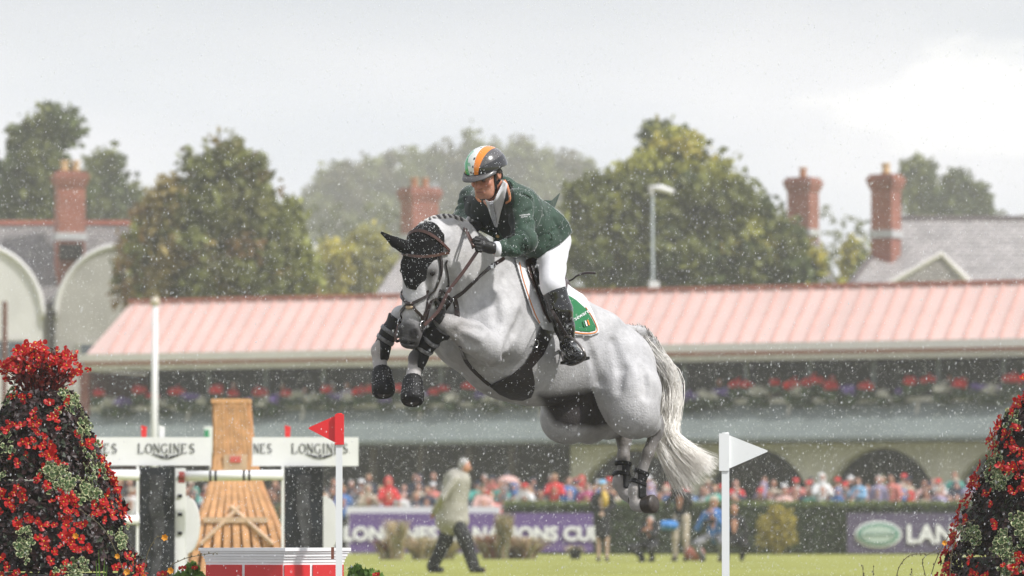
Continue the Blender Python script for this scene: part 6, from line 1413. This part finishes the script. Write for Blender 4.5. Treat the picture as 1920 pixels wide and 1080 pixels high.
mb = MB(); slabr(mb, .032, ztop-.018, ztop); slabr(mb, .024, ztop-.030, ztop-.0185); slabr(mb, .017, ztop-.048, ztop-.0305); slabr(mb, .010, ztop-.062, ztop-.0485); slabr(mb, .004, ztop-.081, ztop-.0625); mb.build('cornice', M_gloss, bx)
def panels(o, ax, Ln, cuts):
    nrm = np.cross(ax, Z3); nrm = nrm if nrm[1] < 0 else -nrm
    for (a, b) in cuts:
        for (z0, z1) in ((ztop-.255, ztop-.095), (ztop-.43, ztop-.27), (.02, ztop-.445)):
            if z1-z0 < .02: continue
            mb = MB(); mb.frame(o, ax, nrm, Z3, a*Ln, b*Ln, .001, .008, z0, z1); mb.build('red_panel', M_redp, bx)
panels(cr_, aL, lL, ((.01, .49), (.53, .99))); panels(cr_, aR, lR, ((.01, .43), (.48, .99)))
M_flagr = mat('red_plastic', (.78, .02, .025), .4, coat=.2); M_pvc = mat('white_plastic', (.83, .85, .84), .4, coat=.2)
def flag(pxc, ptop, tri, hold, Y, wpx, m_, label, brk=None):
    t = empty('flag_marker', G(pxc, Y), label, 'flag'); mb = MB(); x = (pxc-960)/FPX*Y; r = wpx/2/FPX*Y; mb.box(x-r, x+r, Y-.012, Y+.022, 0, ZZ(hold[3]-2, Y)); mb.build('pole', M_pvc, t)
    mb = MB(); X = lambda p: (p-960)/FPX*Y; mb.box(X(hold[0]), X(hold[1]), Y-.02, Y+.028, ZZ(hold[3], Y), ZZ(hold[2], Y)); h_ = mb.build('sleeve', m_, t)
    mb = MB(); mb.cyl((x, Y+.004, ZZ(hold[2], Y)), (x, Y+.004, ZZ(hold[2], Y)+.006), r*.9, 10); mb.build('sleeve_cap', m_, h_)
    pts = []
    for i, p in enumerate(tri):   # rounded corners
        a, b = np.array(tri[i-1], float), np.array(tri[(i+1) % len(tri)], float); p = np.array(p, float); r_ = 5
        pts += [p+unit(a-p)*r_, p+unit(a-p)*r_*.25+unit(b-p)*r_*.25, p+unit(b-p)*r_]
    mb = MB(); mb.prism([(X(p[0]), ZZ(p[1], Y)) for p in pts], (0, Y, 0), (1, 0, 0), Z3, (0, 1, 0), .0, .010); mb.build('pennant', m_, t)
    mb = MB(); mb.box(x-.10, x+.10, Y-.08, Y+.10, 0, .03); mb.build('base_plate', M_pvc, t); return t
fr = flag(636, 777, [(630, 779), (576, 803), (630, 831)], (628, 645, 777, 834), 29.0, 12, M_flagr, 'red triangular flag on a white pole fixed to the red pillar')
flag(1360, 812, [(1364, 815), (1442, 846), (1364, 880)], (1348, 1367, 813, 883), 29.3, 14, M_pvc, 'white triangular flag on a white pole below the horse tail')
mb = MB(); X = (624-960)/FPX*29.0; mb.box(X-.008, X+.008, 28.99, 29.02, ZZ(1048, 29), ZZ(1026, 29)); o = mb.build('bracket', mat('rusty_bracket', (.20, .07, .04), .6)); o.parent = fr; o.matrix_parent_inverse = wm(fr).inverted()

# ---------------------------------------------------------------- flower towers
M_rpet = mat('red_begonia', (.52, .012, .012), .45, island=.22, trans=.35); M_ylw = mat('yellow_stamen', (.75, .45, .05), .6)
M_dleaf = mat('bronze_leaf', (.075, .022, .018), .5, attr='tint', island=.5, trans=.06)
M_ivy = mat('variegated_leaf', (.42, .44, .24), .5, nscale=70, namt=.35, trans=.2)
M_ivyg = mat('leaf_green', (.07, .13, .04), .45, island=.3, trans=.2)
M_plast = mat('black_planter', (.004, .004, .0045), .5, nscale=20, namt=.4)
def petal(mb, ang, ln, w, tilt):
    ca, sa = math.cos(ang), math.sin(ang); pts = [(0, 0, 0)]
    for t in np.linspace(0, 1, 7): a = math.pi*(t-.5); r = ln*(.62+.38*math.cos(a)); y = w*math.sin(a); pts.append((r, y, tilt*r+.003*math.cos(a*3)))
    V = [(x*ca-y*sa, x*sa+y*ca, z) for x, y, z in pts]; mb.add(V, [(0, i, i+1) for i in range(1, 7)])
def flower_mesh(v):
    mb = MB(); r = random.Random(v)
    for k, (a, l, w) in enumerate(((0, .028, .015), (3.1, .027, .015), (1.6, .018, .010), (4.7, .019, .010))): petal(mb, a+r.uniform(-.3, .3), l, w, r.uniform(.1, .8))
    mb.cm = 1; mb.lathe([(.001, .002), (.005, .006), (.001, .012)], (0, 0, 0), 5); return mb
def leaf_mesh():
    mb = MB()
    for a, l, w, t in ((0, .026, .014, .2), (1.9, .021, .012, .35), (4.1, .023, .012, .1)):
        mb.cm = 0; petal(mb, a, l, w, t); b = len(mb.v); mb.cm = 1; petal(mb, a, l*.80, w*.62, t)
        for i in range(b, len(mb.v)): v = mb.v[i]; mb.v[i] = (v[0], v[1], v[2]+.0016)
    return mb
def orient(o, p, nrm, r):
    q = Vector(nrm).to_track_quat('Z', 'Y').to_matrix().to_4x4(); rot = Matrix.Rotation(r.uniform(0, 6.283), 4, 'Z'); sc = r.uniform(.7, 1.25); o.matrix_basis = Matrix.Translation(Vector(p)) @ q @ rot @ Matrix.Scale(sc, 4)
FMESH = [flower_mesh(i).build('flower', mats=[M_rpet, M_ylw]) for i in range(3)]; IVM = leaf_mesh().build('variegated_leaf', mats=[M_ivy, M_ivyg])
fdata = [o.data for o in FMESH]; ivd = IVM.data
for o in FMESH+[IVM]: bpy.data.objects.remove(o)
def tower(pxa, Y, prof, rims, label, seed, nflow, nivy, ivy_px, bouquet, vis):
    """prof: (row, half-width px) from top to ground; a stack of round planters carrying begonias and ivy"""
    root = empty('flower_tower', G(pxa, Y), label, 'flower tower'); r = random.Random(seed); g = np.random.default_rng(seed); ax_ = G(pxa, Y)
    pz = [ZZ(y, Y) for y, _ in prof]; pr_ = [w/FPX*Y for _, w in prof]
    def rad(z): return float(np.interp(z, pz[::-1], pr_[::-1]))
    for i, (ya, yb) in enumerate(rims):
        za, zb = ZZ(ya, Y), max(ZZ(yb, Y), 0); mb = MB(); mb.lathe([(rad(zb)*.80, zb), (rad((za+zb)/2)*.84, (za+zb)/2), (rad(za)*.86, za-.02), (rad(za)*.90, za-.02), (rad(za)*.90, za), (rad(za)*.5, za)], (ax_[0], ax_[1], 0), 32); mb.build('planter', M_plast, root, True)
    # dark leaves
    n = 15000; z = g.uniform(0, pz[0], n); a = g.uniform(0, 6.283, n); bump = np.array([noise.noise(Vector((math.cos(q)*3, math.sin(q)*3, zz*6))) for q, zz in zip(a, z)])
    gap = np.ones(n, bool)
    for ya, yb in rims: gap &= ~((np.abs(z-(ZZ(ya, Y)+.004)) < .012) & (bump < .12))
    rr = np.array([rad(q) for q in z])*(.86+.12*g.random(n)+.16*bump)
    P = np.stack([ax_[0]+rr*np.cos(a), ax_[1]+rr*np.sin(a), z], 1)[gap]; n = len(P); out = np.stack([np.cos(a), np.sin(a), .35*np.ones(len(a))], 1)[gap]+.5*g.normal(0, 1, (n, 3)); out /= np.linalg.norm(out, axis=1)[:, None]
    t1 = np.cross(out, g.normal(0, 1, (n, 3))); t1 /= np.linalg.norm(t1, axis=1)[:, None]; t2 = np.cross(out, t1); sz = (.012+.016*g.random(n))[:, None]
    V = np.stack([P-t1*sz, P-t2*sz*.7+out*.004, P+t1*sz, P+t2*sz*.7+out*.004], 1).reshape(-1, 3); o = mesh_obj('bronze_foliage', V, np.arange(4*n).reshape(n, 4), M_dleaf, root)
    cc = np.where(g.random((n, 1)) < .22, np.array([[.018, .028, .012]]), np.array([[.022, .006, .0055]])); tint_pts(o, np.repeat(cc, 4, 0)); tag(o, kind='stuff')
    # flowers in loose clusters on the camera side and round the flanks
    def place(data, name, p, nr):
        o = bpy.data.objects.new(name, data); COL.objects.link(o); o.parent = root; o.matrix_parent_inverse = wm(root).inverted(); orient(o, p, nr, r); return o
    def surf(z, a, k=1.0): q = rad(z)*k; return np.array([ax_[0]+q*math.sin(a), ax_[1]-q*math.cos(a), z])
    cnt = 0; tries = 0
    while cnt < nflow and tries < 6000:
        tries += 1; z = r.uniform(ZZ(1085, Y), pz[0]); a = r.uniform(-1.75, 1.75)
        if noise.noise(Vector((a*2.2, z*5, seed))) < -.12: continue
        px, py, _ = proj_px(surf(z, a))
        if not (vis[0] < px < vis[1]) or any(abs(px-ix) < iw and abs(py-iy) < ih for ix, iy, iw, ih in ivy_px): continue
        for k in range(r.choice((1, 2, 2, 3, 4))):
            da, dz = r.gauss(0, .035/rad(z)), r.gauss(0, .022); nr = np.array([math.sin(a+da)+r.gauss(0, .3), -math.cos(a+da)+r.gauss(0, .3), r.uniform(-.1, .7)]); place(fdata[r.randrange(3)], 'flower', surf(z+dz, a+da, r.uniform(.98, 1.08)), nr); cnt += 1
    if bouquet:
        bc = np.array([ax_[0], ax_[1], 0]); z0, z1, rb = ZZ(bouquet[1], Y), ZZ(bouquet[0], Y), bouquet[2]/FPX*Y; mb = MB()
        for k in range(85):
            a = r.uniform(0, 6.283); q = r.random()**.5; top = bc+np.array([rb*q*math.cos(a), rb*q*.8*math.sin(a), z0+(z1-z0)*(r.uniform(.45, 1)*(1-.25*q*q))]); b_ = bc+np.array([rb*.35*q*math.cos(a), rb*.3*q*math.sin(a), z0-.02])
            mb.tube(spl([b_, (b_+top)/2+np.array([0, 0, .02]), top], 4), [.004, .003, .002, .0015], 4)
            for j in range(2): place(fdata[r.randrange(3)], 'flower', top+np.array([r.gauss(0, .02), r.gauss(0, .02), r.gauss(0, .018)]), (r.gauss(0, .5), -.6+r.gauss(0, .4), r.uniform(.0, 1)))
        mb.build('flower_stems', mat('red_stem', (.28, .03, .025), .6), root)
        V, F, bi = leafmass(1400, [bc+np.array([dx*rb, dy*rb, z0+(z1-z0)*hz]) for dx, dy, hz in ((0, 0, .25), (.45, 0, .35), (-.45, 0, .35), (.0, -.4, .45), (0, .4, .4), (.2, 0, .6), (-.25, 0, .62))], [rb*.42]*7, .017, seed, shell=.2)
        o = mesh_obj('bouquet_leaves', V, F, M_dleaf, root); tint_pts(o, np.repeat(np.where(g.random((len(F), 1)) < .35, np.array([[.25, .02, .015]]), np.array([[.09, .02, .015]])), 4, 0)); tag(o, kind='stuff')
    k = 0; tries = 0
    while k < nivy and tries < 8000:
        tries += 1; ix, iy, iw, ih = r.choice(ivy_px); px, py = ix+r.gauss(0, iw*.55), iy+r.gauss(0, ih*.55); z = ZZ(py, Y); s_ = ((px-pxa)/FPX*Y)/rad(z)
        if abs(s_) > 1.04: continue
        a = math.asin(max(-1, min(1, s_))); nr = (math.sin(a)+r.gauss(0, .4), -math.cos(a)+r.gauss(0, .4), r.uniform(-.2, .8)); place(ivd, 'variegated_leaf', surf(z, a, r.uniform(1.0, 1.07)), nr); k += 1
    return root
LP = [(735, 58), (780, 82), (830, 105), (900, 128), (960, 150), (1020, 176), (1080, 198), (1195, 215)]
tower(78, 29.6, LP, ((735, 898), (903, 1070), (1075, 1200)), 'tall round tower planted with red begonias and variegated ivy at left edge', 5, 290, 290, [(135, 750, 22, 18), (160, 795, 14, 35), (8, 745, 22, 12), (10, 850, 24, 45), (130, 910, 28, 16), (175, 880, 16, 30), (62, 1030, 12, 40), (155, 1065, 22, 22), (110, 885, 18, 10), (175, 925, 20, 14), (228, 1010, 10, 20)], (648, 738, 72), (-60, 300))
RP = [(740, 62), (770, 92), (800, 118), (850, 132), (900, 155), (960, 178), (1000, 192), (1060, 212), (1195, 240)]
tower(1988, 29.8, RP, ((740, 868), (873, 1040), (1045, 1200)), 'round tower of red begonias and pale ivy at right edge of the picture', 8, 290, 240, [(1888, 775, 16, 24), (1862, 880, 12, 40), (1870, 900, 16, 18), (1905, 980, 26, 26), (1818, 1000, 12, 26), (1870, 1020, 20, 18), (1880, 1055, 14, 20), (1915, 1000, 14, 16)], (690, 745, 62), (1740, 2010))
# wispy stems with orange flowers
M_stem = mat('dry_stem', (.12, .10, .05), .7); M_of = mat('orange_flower', (.85, .38, .02), .5, trans=.3); M_lgreen = mat('fresh_green', (.16, .30, .04), .55, trans=.3, island=.3)
def wisp(paths, Y, flowers, label):
    t = empty('wildflower', W(paths[0][0][0], 1205, Y), label, 'plant')
    for pth in paths:
        P = spl([W(x, y, Y) for x, y in pth], 14); mb = MB(); mb.tube(P, list(np.linspace(.0035, .0015, 14)), 5)
        for i in range(4, 14): mb.lathe([(.001, -.006), (.0045, 0), (.001, .006)], P[i]+R_.normal(0, .004, 3), 5)
        mb.build('stem', M_stem, t)
    for (x, y, s) in flowers:
        mb = MB(); c = W(x, y, Y-.02)
        for k in range(6):
            a = k*1.047+.3; d = np.array([math.cos(a), -.5, math.sin(a)]); e = c+unit(d)*.021*s; q = np.cross(unit(d), (0, 1, 0))*.010*s; mb.add([c, c+(e-c)*.5+q, e, c+(e-c)*.5-q, c+(e-c)*.5+np.array([0, .004, 0])], [(0, 1, 2, 4), (0, 4, 2, 3)])
        mb.build('blossom', M_of, t)
wisp([[(262, 1210), (272, 1060), (290, 1012), (305, 1005)], [(255, 1210), (240, 1100), (200, 1000), (150, 955)], [(300, 1210), (312, 1080), (340, 1050), (382, 1040), (405, 1036)], [(268, 1210), (318, 1100), (316, 1065)]], 28.7, [(309, 1008, 1.1), (142, 1005, 1.0), (220, 1043, .9), (238, 1072, 1.1), (320, 1070, 1.1), (270, 1080, .6)], 'arching wiry stems with small orange flowers in front of the left flower tower')
wisp([[(1720, 1210), (1745, 1080), (1775, 1010), (1800, 985), (1825, 975)], [(1700, 1210), (1735, 1100), (1730, 1050), (1760, 1030)], [(1690, 1210), (1680, 1090), (1700, 1045), (1735, 1037)], [(1780, 1210), (1782, 1060), (1795, 1005), (1812, 992)], [(1615, 1210), (1618, 1100), (1618, 1060)], [(1640, 1210), (1636, 1110), (1638, 1064)], [(1712, 1210), (1710, 1110), (1710, 1066)]], 28.8, [(1771, 1018, .9)], 'thin dry stems with one orange flower left of the right flower tower')
def bush(pxs, Y, size, n, label, col, blossoms=(), name='leafy_plant'):
    t = empty(name, W(pxs[0][0], 1205, Y), label, 'plant'); C = [W(x, y, Y) for x, y, r in pxs]; V, F, bi = leafmass(n, C, [r/FPX*Y for _, _, r in pxs], size, 6, shell=.3); o = mesh_obj('leaves', V, F, M_lgreen, t)
    mb = MB()
    for c in C: mb.tube([np.array([c[0], c[1], 0]), c], .008, 5)
    mb.build('stems', M_stem, t)
    for x, y, s in blossoms:
        q = bpy.data.objects.new('flower', fdata[0]); COL.objects.link(q); q.parent = t; q.matrix_parent_inverse = wm(t).inverted(); q.matrix_basis = Matrix.Translation(Vector(W(x, y, Y-.08))) @ Matrix.Rotation(1.2, 4, 'X') @ Matrix.Scale(s, 4)
bush([(668, 1078, 16), (696, 1090, 22), (655, 1092, 12)], 30.2, .022, 900, 'bright green leafy plant right of the red pillar', None, [(705, 1078, .8)])
bush([(360, 1068, 12), (342, 1090, 18), (372, 1084, 12)], 30.4, .020, 900, 'bright green plant with orange red blooms left of the red pillar', None, [(342, 1066, .9), (305, 1078, 1.3), (365, 1065, .7)])
t = empty('iris_leaves', W(190, 1205, 28.6), 'upright green blades before the base of the left flower tower', 'plant')
for x, y, dx in ((185, 1030, -4), (196, 1045, 5), (180, 1050, -10), (201, 1060, 9)):
    mb = MB(); P = spl([W(190+dx*.3, 1210, 28.6), W(190+dx*.6, 1120, 28.6), W(x, y, 28.6)], 8); b = 0
    for i, p in enumerate(P): w = .012*(1-i/7.5); mb.v += [tuple(p-np.array([w, 0, 0])), tuple(p+np.array([0, .004, 0])), tuple(p+np.array([w, 0, 0]))]
    for i in range(7):
        for k in range(2): mb.f.append((i*3+k, i*3+k+1, i*3+k+4, i*3+k+3)); mb.m.append(0)
    mb.build('blade', M_lgreen, t)
# ---------------------------------------------------------------- rain and wet air
n = 190000; g = np.random.default_rng(2); d = (21**3+(64**3-21**3)*g.random(n))**(1/3)
x = g.uniform(-.118, .118, n)*d; z = CAMZ+d*(math.tan(TH)+g.uniform(-.072, .072, n)); keep = z > 0; x, z, d = x[keep], z[keep], d[keep]; n = len(x)
P = np.stack([x, d, z], 1); r = (.0009+.0019*g.random(n)**4)[:, None]; o6 = np.array([[1, 0, 0], [-1, 0, 0], [0, 1, 0], [0, -1, 0], [.3, 0, 2.9], [-.3, 0, -2.4]])
V = (P[:, None, :]+o6[None]*r[:, None]).reshape(-1, 3); f8 = np.array([[0, 2, 4], [2, 1, 4], [1, 3, 4], [3, 0, 4], [2, 0, 5], [1, 2, 5], [3, 1, 5], [0, 3, 5]])
F = (np.arange(n)[:, None, None]*6+f8[None]).reshape(-1, 3)
M_rain = mat('rain_drop', (.95, .96, .97), .15, spec=1.0, trans=.6)
tag(mesh_obj('rain', V, F, M_rain), 'rain drops falling across the whole arena', 'rain', kind='stuff')
HAZE = .00072
mv = bpy.data.materials.new('wet_air'); mv.use_nodes = True; t_ = mv.node_tree; t_.nodes.clear(); ov = t_.nodes.new('ShaderNodeOutputMaterial'); pv_ = t_.nodes.new('ShaderNodeVolumePrincipled')
pv_.inputs['Color'].default_value = (.94, .93, .97, 1); pv_.inputs['Density'].default_value = HAZE; pv_.inputs['Anisotropy'].default_value = .3; t_.links.new(pv_.outputs[0], ov.inputs['Volume'])
mb = MB(); mb.box(-140, 140, -12, 800, -1.0, 75); o = mb.build('haze', mv); tag(o, kind='stuff')
